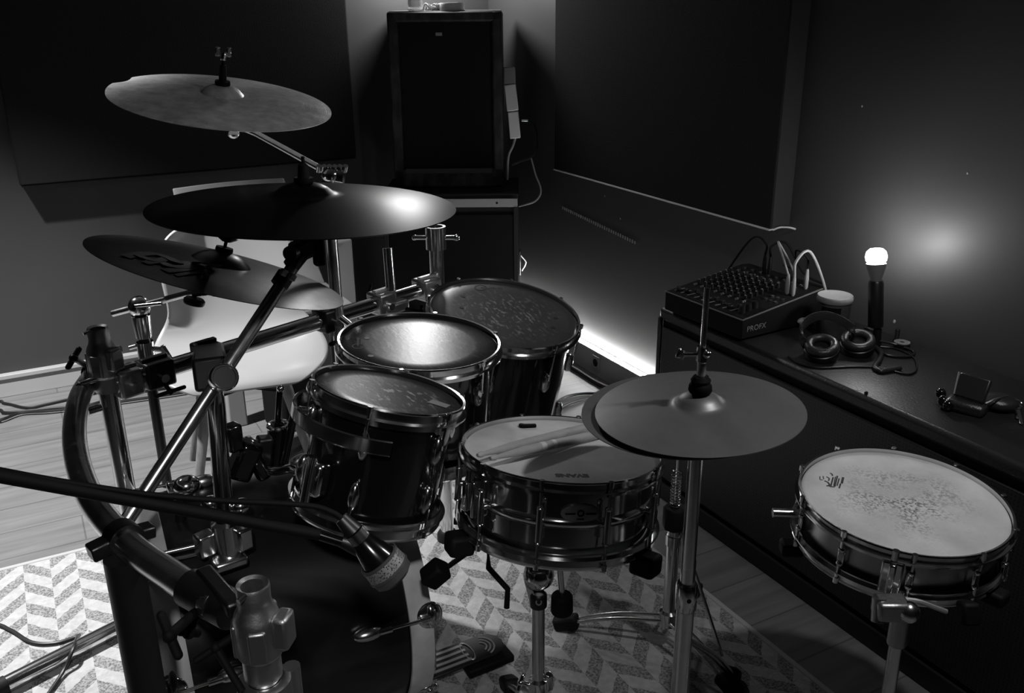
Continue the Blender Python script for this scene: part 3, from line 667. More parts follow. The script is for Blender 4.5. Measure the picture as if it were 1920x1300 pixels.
for pp, lab in ((((1030, 765), (1060, 745), (1100, 738), (1140, 742), (1180, 760)), 'black cable loop on the floor behind the hi-hat, far one'),
                (((1035, 775), (1065, 758), (1110, 746), (1150, 752), (1190, 775)), 'black cable loop on the floor behind the hi-hat, near one')):
    q = [atz(x_, y_, .007) for x_, y_ in pp]; tag(MB().tube(q, .006, 8, True, 6).build('floor_cable', 'black', loc=q[2]), lab, 'cable')
q = [atz(x_, y_, .012) for x_, y_ in ((1040, 672), (1075, 690), (1120, 718), (1160, 735), (1200, 750))]
tag(MB().tube(q, .010, 8, True, 6).build('floor_cable', 'black', loc=q[2]), 'thick dark cable along the foot of the wall trunking', 'cable')

# ================================================================== drum rack
rk = thing('drum_rack', 'chrome tube drum rack with curved side bar around the kit', 'drum rack', (.1, 1.4, 0))
RZ, RR = .80, .019
PL = V((.09, 1.87, 0)); PN = V((.165, .97, 0))
bar_a, bar_b = V((.10, 1.855, RZ)), V((.935, 2.165, RZ))
MB().tube([bar_a, bar_b], RR, 24).build('straight_bar', 'chrome', rk)
cpts = [atz(x_, y_, RZ) for x_, y_ in ((186, 690), (150, 745), (140, 830), (168, 930), (240, 1020), (330, 1085), (405, 1135))]
MB().tube(cpts, RR+.001, 24, True, 10).build('curved_bar', 'chromed', rk)
MB().tube([PL+V((0, 0, .0)), PL+V((0, 0, .79))], RR, 24).build('upright_post', 'chrome', rk)
pn = MB().tube([PN+V((0, 0, 0)), PN+V((0, 0, .80))], RR, 24).build('upright_post', 'chromed', rk)
pr_ = V((.945, 2.18, 0)); MB().tube([pr_, pr_+V((0, 0, .935))], RR, 24).build('upright_post', 'chrome', rk)
MB().tube([V((.04, 1.215, .01)), V((.04, 1.215, .79))], .026, 24).build('dark_post', 'dark', rk)
# T fittings
def tfit(P, z, name='corner_fitting', turn=0.):
    T_ = Matrix.Translation((P.x, P.y, z)) @ Matrix.Rotation(turn, 4, 'Z')
    o = MB(T_).lathe([(.0145, .080), (.019, .083), (.0205, .080), (.0200, .060), (.0215, .052), (.0265, .042), (.0285, .034), (.0285, -.012), (.0265, -.017), (.0235, -.02), (.0235, -.05), (.0145, -.05), (.0145, .080)], (0, 0, 0), (0, 0, 1), 32).build(name, 'steel', rk)
    MB(T_).box((.0, -.034, .022), (.03, .02, .045)).build('lug_boss', 'steel', o, .005)
    MB(T_).cyl((.03, .0, .025), (.043, .0, .025), .007, 12).build('screw_boss', 'steel', o)
    MB(T_).cyl((0, 0, .06), (0, 0, .0605), .0146, 20).build('bore', 'blackmatt', o)
    MB(T_).tube([(-.03, .004, .078), (-.019, .0, .080)], .0035, 8).build('set_screw', 'chromed', o)
    for k_ in range(4): MB(T_).bar((.027*math.cos(k_*1.57+.4), .027*math.sin(k_*1.57+.4), -.014), (.027*math.cos(k_*1.57+.4), .027*math.sin(k_*1.57+.4), .032), .022, .008, (math.cos(k_*1.57+.4), math.sin(k_*1.57+.4), 0)).build('flat_face', 'steel', o, .003)
    return o
tfit(PL, RZ+.035, turn=.6); tfit(PN, RZ-.03, turn=.9)
def wing(a, b, parent, span=.045, m='blackmatt', r=.0055, tw=(0, 0, 1)):
    a = V(a); b = V(b); ax = (b-a).normalized(); t = V(tw); t = (t-ax*t.dot(ax)).normalized()
    mb_ = MB(); mb_.tube([a, b], r, 12); mb_.ball(b, r*1.5, 12); mb_.tube([b-t*span/2, b+t*span/2], r*.95, 12); mb_.ball(b-t*span/2, r*.95, 10); mb_.ball(b+t*span/2, r*.95, 10)
    return mb_.build('wing_bolt', m, parent)
# collar rings on the near post
o = MB().lathe([(.020, .0), (.033, .0), (.034, -.004), (.034, -.05), (.030, -.056), (.020, -.056), (.02, 0)], (PN.x, PN.y, RZ-.088), (0, 0, 1), 32).build('post_clamp', 'steel', rk)
MB().cyl(V((PN.x+.034, PN.y-.004, RZ-.078)), V((PN.x+.034, PN.y-.004, RZ-.142)), .011, 16).build('clamp_ear', 'steel', o)
MB().box((PN.x-.028, PN.y-.022, RZ-.093), (.03, .02, .012), Matrix.Rotation(.7, 3, 'Z')).build('clamp_lip', 'steel', o, .002)
wing(PN+V((-.03, -.012, RZ-.085)), at(405, 1215, 1.13), o, .055, 'blackmatt', .005, RT+DN*.6)
# end socket where the curved bar meets the near post
e0, e1 = cpts[-2].lerp(cpts[-1], .35), V((PN.x, PN.y, RZ-.005)); ed = (e1-e0).normalized()
o = MB().tube([e0, e0.lerp(e1, .65)], .025, 24).build('bar_socket', 'castdark', rk)
MB().bar(e0+ed*.015+V((.012, .012, .018)), e1+V((-.02, .012, .02)), .022, .02).build('socket_lug', 'castdark', o, .004)
wing(e0+ed*.02+V((0, 0, -.02)), at(318, 1192, 1.07), o, .05, 'blackmatt', .0062, RT*.38+DN*.92)
wing(e0+ed*.02+V((0, 0, -.012)), e0+V((-.012, -.03, -.045)), o, .03, 'blackmatt', .006)
# memory lock half way along the curved bar
c_ = atz(232, 1010, RZ); td = (atz(250, 1027, RZ)-atz(215, 995, RZ)).normalized(); sdn = V((0, 0, 1)).cross(td)
o = MB().tube([c_-td*.014, c_+td*.014], .0255, 24).build('memory_lock', 'castdark', rk)
MB().bar(c_-sdn*.02, c_-sdn*.048+V((0, 0, -.003)), .026, .022).build('lock_ear', 'castdark', o, .003)
MB().bar(c_+sdn*.02, c_+sdn*.042+V((0, 0, -.003)), .026, .018).build('lock_ear', 'castdark', o, .003)
# clamp at the top of the left post that takes the curved bar
c_ = atz(186, 690, RZ); o = MB().tube([c_.lerp(cpts[1], -.25), c_.lerp(cpts[1], .22)], .0245, 24).build('bar_socket', 'steel', rk)
MB().torus(c_.lerp(cpts[1], .22), (cpts[1]-c_), .0235, .004, 28, 8).build('socket_ring', 'rubber', o)
wing(c_+V((-.02, -.01, .01)), at(138, 672, 1.78), o, .04, 'black', .006, RT*-.5+DN)
MB().tube([PL+V((-.02, -.02, RZ+.02)), PL+V((-.05, -.03, RZ+.02))], .006, 10).build('lock_bolt', 'chrome', o)
MB().cyl(PL+V((-.045, -.028, RZ-.04)), PL+V((-.02, -.02, RZ-.04)), .009, 12).build('lock_bolt', 'chrome', o)
# bar clamps on the straight bar
bd_ = (bar_b-bar_a).normalized(); bs = V((bd_.y, -bd_.x, 0))
def bar_pt(px, py):
    best = min((bar_a.lerp(bar_b, i/200) for i in range(201)), key=lambda q: abs((q-CAM).dot(RT)/(q-CAM).dot(FW)*F+W/2-px))
    return best
def bclamp(px, L=.06, m='steel', T_wing=True, h=.056, name='bar_clamp'):
    c_ = bar_pt(px, 0); R3 = Matrix((bd_, V((0, 0, 1)).cross(bd_), V((0, 0, 1)))).transposed()
    o_ = MB().box(c_, (L, h, h), R3).build(name, m, rk, .006)
    MB().box(c_+V((0, 0, h/2+.003)), (L*.9, .014, .008), R3).build('hinge', m, o_, .002)
    MB().cyl(c_+bs*(h/2)-V((0, 0, .004)), c_+bs*(h/2+.012)-V((0, 0, .004)), .009, 14).build('eye_bolt', 'chromed', o_)
    return o_, c_
o1, cA = bclamp(238, .05); wing(cA+V((-.012, .0, .03)), cA+V((-.016, 0, .062)), o1, .028, 'black', .005)
o2, cB = bclamp(290, .062, 'black'); wing(cB+bs*.026-V((0, 0, .014)), cB+bs*.05-V((0, 0, .03)), o2, .062, 'blackmatt', .0045, bd_)
o3, cC = bclamp(388, .05, 'black', h=.06)
o4, cD = bclamp(615, .055, 'black'); wing(cD+bs*.02-V((0, 0, .02)), cD+bs*.03-V((0, 0, .052)), o4, .04, 'blackmatt', .006, bd_)
o5, cE = bclamp(715, .055, 'steel'); wing(cE-bs*.03+V((0, 0, .01)), at(690, 552, 2.36), o5, .05, 'blackmatt', .004, DN+RT*-.3)
o6, cF = bclamp(800, .06, 'steel'); 
MB().lathe([(.0195, .03), (.027, .03), (.027, -.03), (.0195, -.03), (.0195, .03)], (pr_.x, pr_.y, .925), (0, 0, 1), 28).build('post_collar', 'chrome', rk)
mb = MB(); mb.tube([V((pr_.x, pr_.y, .925))-RT*.055, V((pr_.x, pr_.y, .925))+RT*.055], .006, 10); mb.ball(V((pr_.x, pr_.y, .925))-RT*.055, .008, 8, (1.2, .5, 1)); mb.ball(V((pr_.x, pr_.y, .925))+RT*.055, .009, 8, (1.2, .5, 1)); mb.build('collar_bolt', 'chrome', rk)
# short open tube and its base
sq = at(735, 566, 2.32); sq2 = at(727, 466, 2.30)
MB().tube([sq-(sq2-sq)*.05, sq2], .0125, 20).build('short_tube', 'chrome', rk)
MB().lathe([(.0127, 0), (.0127, .001), (.009, .001), (.009, -.02)], sq2, sq2-sq, 20).build('tube_rim', 'chromed', rk)
MB().box(sq-V((0, 0, .012)), (.075, .05, .028), Matrix.Rotation(.38, 3, 'Z')).build('tube_base', 'steel', rk, .006)
wing(sq+V((.03, -.01, -.02)), sq+V((.06, -.04, -.025)), rk, .03, 'blackmatt', .005)
# floor tube with end cap
fa, fb = atz(-60, 1320, .03), atz(270, 1152, .03)
ft = MB().tube([fa, fb], RR+.001, 24).build('floor_tube', 'chrome', rk)
MB().tube([fa, atz(12, 1284, .03)], .0225, 24).build('end_cap', 'rubber', ft)
MB().box((.04, 1.215, .04), (.09, .07, .06)).build('post_foot', 'dark', rk, .01)
for P in (PL, PN, pr_): MB().lathe([(0, 0), (.03, 0), (.03, .02), (.024, .03), (.0, .03)], (P.x, P.y, .008), (0, 0, 1), 20).build('rubber_foot', 'rubber', rk)

# ================================================================== cymbals
def ang(T_, px, py):
    n_ = V((T_[0][2], T_[1][2], T_[2][2])); q = T_.inverted() @ onp(px, py, T_.translation, n_); return math.atan2(q.y, q.x)
def cymbal(name, label, c, n, r, m, group=None, thick=.0016, bell=.2, bow=.022, bh=.022, flip=1, notch=None):
    T_ = frame(c, n); o = thing(name, label, 'cymbal', c, group)
    rb = r*bell; N_ = 26; up = []
    for i in range(N_+1):
        t = i/N_; rr = r*(1-t)
        if rr > rb: z = bow*(1-((rr-rb)/(r-rb))**1.35)
        else: z = bow + bh*(1-(rr/rb)**2.2)**.75
        up.append((max(rr, .0055), z*flip))
    dn_ = [(a_, z_-thick) for a_, z_ in up]
    prof = [(r*.999, -thick*.5)] + up + dn_[::-1] + [(r*.999, -thick*.5)]
    pm_ = MB(T_).lathe(prof, (0, 0, 0), (0, 0, 1), 180)
    if notch is not None:
        iv = T_.inverted()
        for vv in pm_.bm.verts:
            q = iv @ vv.co; rr = math.hypot(q.x, q.y); da = abs((math.atan2(q.y, q.x)-notch+PI) % (2*PI)-PI)
            if rr > r*.9 and da < .16: k_ = 1-.055*(1-(da/.16)**2)*(rr/r-.9)/.1; vv.co = T_ @ V((q.x*k_, q.y*k_, q.z))
    pm_.build('plate', m, o, 0, None, 25)
    def zof(rr):
        return (bow*(1-((rr-rb)/(r-rb))**1.35) if rr > rb else bow + bh*(1-(rr/rb)**2.2)**.75)*flip
    return o, T_, zof, bow+bh
def felt_and_nut(o, T_, z, wingm='chrome', up=.05, tall=True, name='wing_nut'):
    MB(T_).lathe([(.004, z), (.017, z), (.018, z+.004), (.017, z+.010), (.004, z+.010)], (0, 0, 0), (0, 0, 1), 20).build('felt_washer', 'blackmatt', o)
cym_up, T_u, zu, hu = cymbal('crash_cymbal', 'bright hammered bronze cymbal, highest on the left', V((.4625, 2.30, 1.291)), (.097, -.175, .98), .254, 'cym_up', None, .0015, .19, .016, .022, 1, ang(frame(V((.4625, 2.30, 1.291)), (.097, -.175, .98)), 238, 152))
cym_d, T_d, zd, hd = cymbal('ride_cymbal', 'large dark smooth cymbal in front of the speakers', V((.462, 1.667, 1.151)), (.047, .003, .999), .2794, 'cym_dark', None, .0018, .2, .024, .022)
cym_m, T_m, zm, hm = cymbal('crash_cymbal', 'tilted brown cymbal with dark printed emblem, lowest on the left', V((.3362, 1.8961, .9904)), (.33, .009, .944), .2588, 'cym_m', None, .0014, .22, .018, .024)
cym_h, T_h, zh, hh = cymbal('hi_hat_cymbal', 'upper hi-hat cymbal facing up on its rod', V((.8946, 1.0401, .890)), (-.052, .031, .998), .165, 'cym_h', 'hi-hat cymbals', .0013, .24, .012, .018)
cym_b, T_b, zb2, hb2 = cymbal('hi_hat_cymbal', 'lower hi-hat cymbal turned upward under the upper one', V((.8826, 1.0621, .881)), (-.045, .02, .998), .165, 'cym_h', 'hi-hat cymbals', .0013, .24, .012, .016, -1)
for o_, T_, h_ in ((cym_u, T_u, hu) if False else (cym_up, T_u, hu), (cym_d, T_d, hd), (cym_m, T_m, hm)): felt_and_nut(o_, T_, h_-.002)
# printed emblem on the tilted cymbal
nM = V((.33, .009, .944)).normalized(); cM = V((.3362, 1.8961, .9904))
def on_m(px, py):
    q = onp(px, py, cM+nM*.012, nM)
    for _ in range(3): rr = (q-cM-nM*(q-cM).dot(nM)).length; q = onp(px, py, cM+nM*zm(min(rr, .25)), nM)
    return q
def e5(x_, y_): return (220+x_/8, 440+y_/8)
mb = MB()
for st_, w_ in (([(110, 350), (300, 315), (480, 302), (620, 318), (780, 372), (880, 420), (1030, 450), (1090, 490), (1010, 530), (860, 548), (700, 562)], .024),
    ([(300, 325), (420, 370), (520, 402), (640, 400), (760, 375)], .021), ([(400, 442), (560, 425), (680, 440), (760, 482), (880, 500), (1040, 500)], .021), ([(1000, 445), (1180, 445), (1330, 450), (1530, 480)], .024), ([(1250, 500), (1380, 492), (1530, 482)], .012), ([(870, 632), (1050, 600), (1260, 572)], .012)):
    mb.strip([on_m(*e5(*q)) for q in st_], w_, nM, .0022, .0006)
mb.build('printed_emblem', 'ink', cym_m)

# cymbal arms on the rack
# upper cymbal
ar = thing('cymbal_boom_arm', 'chrome boom arm holding the highest bright cymbal', 'cymbal arm', cD)
v0 = cD - bs*(-.03); v0 = V((cD.x, cD.y, 0)) + bs*.04
tp = at(612, 338, 2.12)
MB().tube([v0+V((0, 0, .68)), V((tp.x, tp.y, tp.z))], .0145, 20).build('upright_tube', 'chromed', ar)
pk = at(622, 328, 2.11)
o = MB().ball(pk, .024, 16, (1, 1, .8)).build('tilter', 'chrome', ar)
for k_ in range(6): MB().cyl(pk+RT*(-.03+.012*k_)+V((0, 0, .008)), pk+RT*(-.03+.012*k_)+V((0, -.01, .022)), .006, 10).build('tilter_tooth', 'chrome', o)
MB().tube([pk+RT*.0, pk+RT*.028-V((0, 0, .004))], [.018, .02], 16).build('tilter_knob', 'chrome', o)
sb_ = T_u @ V((0, 0, -.05)); 
MB().tube([pk, at(480, 250, 2.18), sb_+V((.01, 0, .0))], .0075, 14).build('boom_rod', 'chromed', ar)
MB().ball(at(438, 252, 2.12), .014, 12, (1, 1, .7)).build('rod_tilter', 'chrome', ar)
MB(T_u).tube([(0, 0, -.05), (0, 0, .098)], .0036, 10).build('cymbal_post', 'blackmatt', ar)
MB(T_u).lathe([(.004, hu), (.009, hu), (.009, hu+.02), (.0075, hu+.045), (.004, hu+.045)], (0, 0, 0), (0, 0, 1), 16).build('sleeve', 'rubber', ar)
wn = MB(T_u).lathe([(0, .094), (.007, .094), (.008, .1), (.007, .112), (0, .112)], (0, 0, 0), (0, 0, 1), 14).build('wing_nut', 'chrome', ar)
for s_ in (-1, 1): MB(T_u).box((s_*.013, 0, .112), (.012, .006, .022)).build('wing', 'chrome', wn, .003)
# dark cymbal boom
ar = thing('cymbal_boom_arm', 'thick diagonal boom arm holding the large dark cymbal', 'cymbal arm', cC)
up_ = at(568, 472, 1.685); lo_ = at(232, 985, 1.49); hub = at(419, 708, 1.53)
MB().tube([lo_, up_], .0122, 20).build('boom_tube', 'chromed', ar)
dr_ = (up_-lo_).normalized()
for q_, L_ in ((at(538, 515, 1.685), .012), (at(548, 500, 1.69), .012)):
    pass
ml = MB().tube([at(530, 525, 1.660)-dr_*.012, at(530, 525, 1.660)+dr_*.012], .0165, 18).build('memory_collar', 'black', ar)
for k_ in (0, 1): MB().box(at(532+16*k_, 511+9*k_, 1.638), (.012, .012, .012), Matrix.Rotation(.6, 3, 'Y')).build('collar_screw', 'alu', ml, .002)
MB().tube([at(545, 500, 1.671), up_+dr_*.005], .0155, 18).build('boom_sleeve', 'black', ar)
tl_ = MB().box(up_+V((.004, 0, .006)), (.05, .034, .036), Matrix.Rotation(-.3, 3, 'Y')).build('tilter', 'black', ar, .006)
MB().box(up_+V((.026, -.01, -.002)), (.02, .02, .05)).build('tilter_lever', 'blackmatt', tl_, .004)
MB().cyl(up_+V((-.03, -.02, .004)), up_+V((-.02, -.01, .004)), .014, 14).build('tilter_knob', 'black', tl_)
bt = T_d @ V((0, 0, -.01))
MB().tube([up_, bt], .008, 12).build('post_base', 'black', ar)
MB(T_d).tube([(0, 0, -.02), (0, 0, .092)], [.0045, .0032], 10).build('cymbal_post', 'blackmatt', ar)
MB(T_d).lathe([(.004, hd+.004), (.011, hd+.004), (.0095, hd+.03), (.004, hd+.035)], (0, 0, 0), (0, 0, 1), 16).build('sleeve', 'rubber', ar)
nh = (CAM-hub).normalized()
hb3 = MB().lathe([(0, -.035), (.022, -.035), (.0235, -.03), (.0235, .012), (.021, .0155), (.0185, .0155), (.0175, .013), (0, .013)], hub, nh+V((0.12, 0, 0)), 36).build('clamp_disc', 'chrome', ar)
MB().bar(cC+bs*.01, at(396, 702, 1.60), .06, .058).build('clamp_block', 'black', ar, .006)
# tilted cymbal arm
ar = thing('cymbal_boom_arm', 'short boom with chrome ball holding the tilted brown cymbal', 'cymbal arm', cB)
bz0 = V((cB.x-.012, cB.y, 0)) + V((0, .0, 0)); ba = at(261, 575, 1.98); bb = V((ba.x, ba.y, .30)); 
MB().tube([V((ba.x, ba.y, .46)), V((ba.x, ba.y, ba.z))], .0115, 18).build('upright_tube', 'dark', ar)
MB().ball(ba, .0235, 20).build('ball_tilter', 'chrome', ar)
MB().lathe([(.012, 0), (.02, 0), (.0165, -.05), (.012, -.05)], ba-V((0, 0, .02)), (0, 0, 1), 20).build('tilter_neck', 'chrome', ar)
hg = MB().lathe([(.0118, 0), (.018, 0), (.018, -.085), (.0118, -.085)], ba-V((0, 0, .08)), (0, 0, 1), 20).build('height_clamp', 'chrome', ar)
for k_ in range(3): MB().tube([ba+V((0, 0, -.095-.022*k_)), ba+RT*.04+V((0, 0, -.10-.022*k_))], .006, 10).build('clamp_bolt', 'chrome', hg)
MB().bar(ba+RT*.035+V((0, 0, -.09)), ba+RT*.055+V((0, 0, -.135)), .012, .012).build('clamp_key', 'chromed', hg, .003)
MB().tube([ba+V((0, 0, -.085)), ba-RT*.035+V((0, 0, -.095))], .005, 10).build('clamp_screw', 'chromed', hg)
jm = T_m @ V((0, 0, -.045))
MB().tube([at(212, 588, 2.0), ba, at(352, 551, 1.95), jm], .0075, 14).build('boom_rod', 'chromed', ar)
MB().tube([ba+FW*-.02, at(303, 569, 1.95)], .004, 10).build('lock_handle', 'chrome', ar)
MB().lathe([(0, -.006), (.02, -.006), (.022, -.002), (.022, .004), (.018, .008), (0, .008)], at(364, 566, 1.92), (.33, .009, .944), 20).build('lower_nut', 'black', ar)
MB(T_m).tube([(0, 0, -.055), (0, 0, .08)], .0036, 10).build('cymbal_post', 'blackmatt', ar)
MB(T_m).lathe([(.004, hm+.02), (.009, hm+.02), (.022, hm+.028), (.022, hm+.036), (.008, hm+.042), (0, hm+.042)], (0, 0, 0), (0, 0, 1), 16).build('top_nut', 'black', ar)

# ================================================================== drums
def ring_prof(r0, h, flange=.010, th=.0022):
    # triple flanged hoop: outward flange below, rolled lip on top (z up, top at 0)
    return [(r0, 0), (r0+.004, .001), (r0+.005, -.002), (r0+th, -.004), (r0+th, -h*.55), (r0+flange, -h*.62), (r0+flange, -h*.72), (r0+th+.001, -h*.72), (r0+th+.001, -h), (r0, -h), (r0, 0)]
def drum(name, label, c, n, r, depth, shell, headm, nl, ph, lug, hoop_h=.028, cat='drum', bead=False, hoopm='chrome', top_gap=0., bottom=True, lug_list=None, xr=(1, 0, 0)):
    T_ = frame(c, n, xr); o = thing(name, label, cat, c)
    zt0, zb0 = -hoop_h*.45, -depth+hoop_h*.45; rs = r-.011
    if bead:
        zm_ = (zt0+zb0)/2; pr__ = [(rs, zt0-.004)]
        pr__ += [(rs, zm_+.010), (rs+.0045, zm_+.005), (rs+.0055, zm_), (rs+.0045, zm_-.005), (rs, zm_-.010), (rs, zb0+.004), (rs-.002, zb0+.004), (rs-.002, zt0-.004), (rs, zt0-.004)]
    else: pr__ = [(rs, zt0), (rs, zb0), (rs-.006, zb0), (rs-.006, zt0), (rs, zt0)]
    MB(T_).lathe(pr__, (0, 0, 0), (0, 0, 1), 96).build('shell', shell, o)
    MB(T_).lathe([(r-.001, -hoop_h*.40), (r-.0025, -hoop_h*.30), (r-.008, -hoop_h*.22), (r*.7, -hoop_h*.24), (r*.3, -hoop_h*.25), (0, -hoop_h*.25)], (0, 0, 0), (0, 0, 1), 96).build('batter_head', headm, o)
    MB(T_).lathe(ring_prof(r, hoop_h), (0, 0, 0), (0, 0, 1), 112).build('batter_hoop', hoopm, o, 0, None, 30)
    if bottom:
        Tb = T_ @ Matrix.Translation((0, 0, -depth)) @ Matrix.Diagonal((1, -1, -1, 1))
        MB(Tb).lathe(ring_prof(r, hoop_h), (0, 0, 0), (0, 0, 1), 112).build('bottom_hoop', hoopm, o, 0, None, 30)
        MB(Tb).lathe([(r-.001, -hoop_h*.4), (r-.006, -hoop_h*.25), (0, -hoop_h*.25)], (0, 0, 0), (0, 0, 1), 64).build('bottom_head', 'reso', o)
    for i in range(nl):
        a_ = ph+2*PI*i/nl; e = V((math.cos(a_), math.sin(a_), 0)); ro_ = r+.006
        if lug == 'tube':
            lg = MB(T_)
            lg.tube([e*ro_+V((0, 0, -depth*.30)), e*ro_+V((0, 0, -depth*.70))], .0062, 14); lg.tube([e*(rs-.001)+V((0, 0, -depth*.5)), e*ro_+V((0, 0, -depth*.5))], .0055, 12)
            lg.ball(e*ro_+V((0, 0, -depth*.30)), .0072, 12, (1, 1, .6)); lg.ball(e*ro_+V((0, 0, -depth*.70)), .0072, 12, (1, 1, .6)); lg = lg.build('lug', 'chrome', o)
            ends = ((-hoop_h*.2, -depth*.32), (-depth+hoop_h*.2, -depth*.68))
        elif lug == 'block':
            lg = MB(T_); R3 = Matrix.Rotation(a_, 3, 'Z')
            lg.box(e*(rs+.008)+V((0, 0, -depth*.5)), (.018, .014, depth*.34), R3); lg.ball(e*(rs+.014)+V((0, 0, -depth*.36)), .0075, 12); lg.ball(e*(rs+.014)+V((0, 0, -depth*.64)), .0075, 12); lg = lg.build('lug', 'chrome', o, .003)
            ends = ((-hoop_h*.2, -depth*.36), (-depth+hoop_h*.2, -depth*.64))
        else:
            lg = None; ends = ()
            for zc, zh_, ss in ((-depth*.30, -hoop_h*.2, 1), (-depth*.70, -depth+hoop_h*.2, -1)):
                if zc < -depth*.5 and not bottom: continue
                R3 = Matrix.Rotation(a_, 3, 'Z')
                lg_ = MB(T_).ball(e*(rs+.006)+V((0, 0, zc)), .02, 16, (.62, .5, 1.35), R3).build('lug', 'chrome', o)
                tr__ = MB(T_).tube([e*ro_+V((0, 0, zc+ss*.012)), e*ro_+V((0, 0, zh_))], .0028, 8); tr__.cyl(e*(r+.007)+V((0, 0, zh_-.003)), e*(r+.007)+V((0, 0, zh_+.008)), .0048, 8); tr__.build('tension_rod', 'chrome', lg_)
        for z0, z1 in ends:
            s_ = 1 if z0 > z1 else -1
            tr__ = MB(T_).tube([e*(r+.007)+V((0, 0, z0)), e*ro_+V((0, 0, z1))], .0028, 8); tr__.cyl(e*(r+.007)+V((0, 0, z0-.003*s_)), e*(r+.007)+V((0, 0, z0+.008*s_)), .0048, 8)
            tr__.build('tension_rod', 'chrome', lg)
    return o, T_

# snare drum in the middle
sc_, sn_ = V((.808, 1.313, .728)), V((.123, .079, .989))
Tq = frame(sc_, sn_)
ph = ang(Tq, 1017, 902)
snr, T_s = drum('snare_drum', 'chrome steel snare drum in the middle with drumsticks on it', sc_, sn_, .183, .158, 'steelshell', 'head_s', 10, ph, 'tube', .027, bead=True)
hz = -.0068
def on_s(px, py): return onp(px, py, T_s @ V((0, 0, hz)), sn_.normalized())
def flat_T(p0, p1, T_, lift=.0):
    # frame with x along p0->p1 on the head of T_
    n_ = V((T_[0][2], T_[1][2], T_[2][2])); c_ = (p0+p1)/2; f_ = frame(c_+n_*lift, n_, p1-p0); return f_
pa, pb = on_s(1104, 893), on_s(1041, 892)
text('head_lettering', 'EVANS', flat_T(pa, pb, T_s), .021, 'ink', snr, .0005, (pb-pa).length, .0012)
# badge
ab = ang(Tq, 1095, 905); eb = V((math.cos(ab), math.sin(ab), 0)); pb_ = T_s @ (eb*.1745+V((0, 0, -.058))); nb = (T_s.to_3x3() @ eb)
Tbd = frame(pb_, nb, sn_.cross(nb))
bd = MB(Tbd).lathe([(0, .0015), (.9, .0015), (1, 0), (1, -.003), (0, -.003)], (0, 0, 0), (0, 0, 1), 40)
for v_ in bd.bm.verts: q = Tbd.inverted() @ v_.co; v_.co = Tbd @ V((q.x*.034, q.y*.0155, q.z+.001-.0*abs(q.x)))
bd = bd.build('badge', 'badge', snr)
mb = MB(Tbd); mb.torus((0, .001, .003), (0, 0, 1), .005, .0014, 20, 8); mb.box((-.018, 0, .003), (.018, .0025, .001)); mb.box((.018, 0, .003), (.018, .0025, .001)); mb.box((0, -.0095, .003), (.012, .002, .001)); mb.build('badge_emblem', 'blackmatt', bd)
# strainer and butt plate
a_ = ang(Tq, 880, 860); e = V((math.cos(a_), math.sin(a_), 0)); R3 = Matrix.Rotation(a_, 3, 'Z')
o = MB(T_s).box(e*.182+V((0, 0, -.075)), (.02, .03, .07), R3).build('strainer', 'chrome', snr, .004)
MB(T_s).box(e*.197+V((0, 0, -.07)), (.010, .014, .055), R3).build('strainer_lever', 'chrome', o, .003)
MB(T_s).cyl(e*.19+V((0, 0, -.04)), e*.19+V((0, 0, -.022)), .008, 14).build('strainer_knob', 'chrome', o)
a2 = ang(Tq, 1236, 875); e = V((math.cos(a2), math.sin(a2), 0)); R3 = Matrix.Rotation(a2, 3, 'Z')
MB(T_s).box(e*.181+V((0, 0, -.10)), (.016, .035, .03), R3).build('butt_plate', 'chrome', snr, .004)
# damper gel and sticks lying on it
pg = on_s(990, 802)
tag(MB(frame(pg, sn_, on_s(1005, 801)-on_s(977, 802))).prism([(-.017, -.004), (-.010, -.006), (.016, -.005), (.017, .004), (-.006, .005), (-.013, .010), (-.018, .006)], .0004, .007).build('damper_pad', 'blackmatt', loc=pg, bev=.0015), 'small black damper pad on the snare head', 'damper pad')
def stick(label, tip, butt, lift, taped):
    nS = sn_.normalized(); a_ = on_s(*tip)+nS*lift[0]; b_ = on_s(*butt)+nS*lift[1]; d_ = b_-a_; L_ = .405; d_.normalize(); b_ = a_+d_*L_
    o = thing('drumstick', label, 'drumstick', a_, 'drumsticks on the snare')
    MB().lathe([(0, 0), (.0032, .001), (.0048, .006), (.0052, .012), (.0038, .018), (.0042, .022), (.0085, .085), (.0088, .12), (.0088, .395), (.007, .402), (0, .405)], a_, d_, 18).build('shaft', 'stick', o)
    for z_, w_ in taped: MB().lathe([(.0089, z_), (.0091, z_+.0005), (.0091, z_+w_), (.0089, z_+w_)], a_, d_, 18).build('tape_band', 'tape', o)
stick('drumstick lying nearer the camera with two pale bands', (917, 884), (1145, 817), (.023, .0088), ((.125, .012), (.155, .010)))
stick('drumstick lying behind the banded one, tip over the hoop', (893, 879), (1115, 806), (.024, .0088), ())

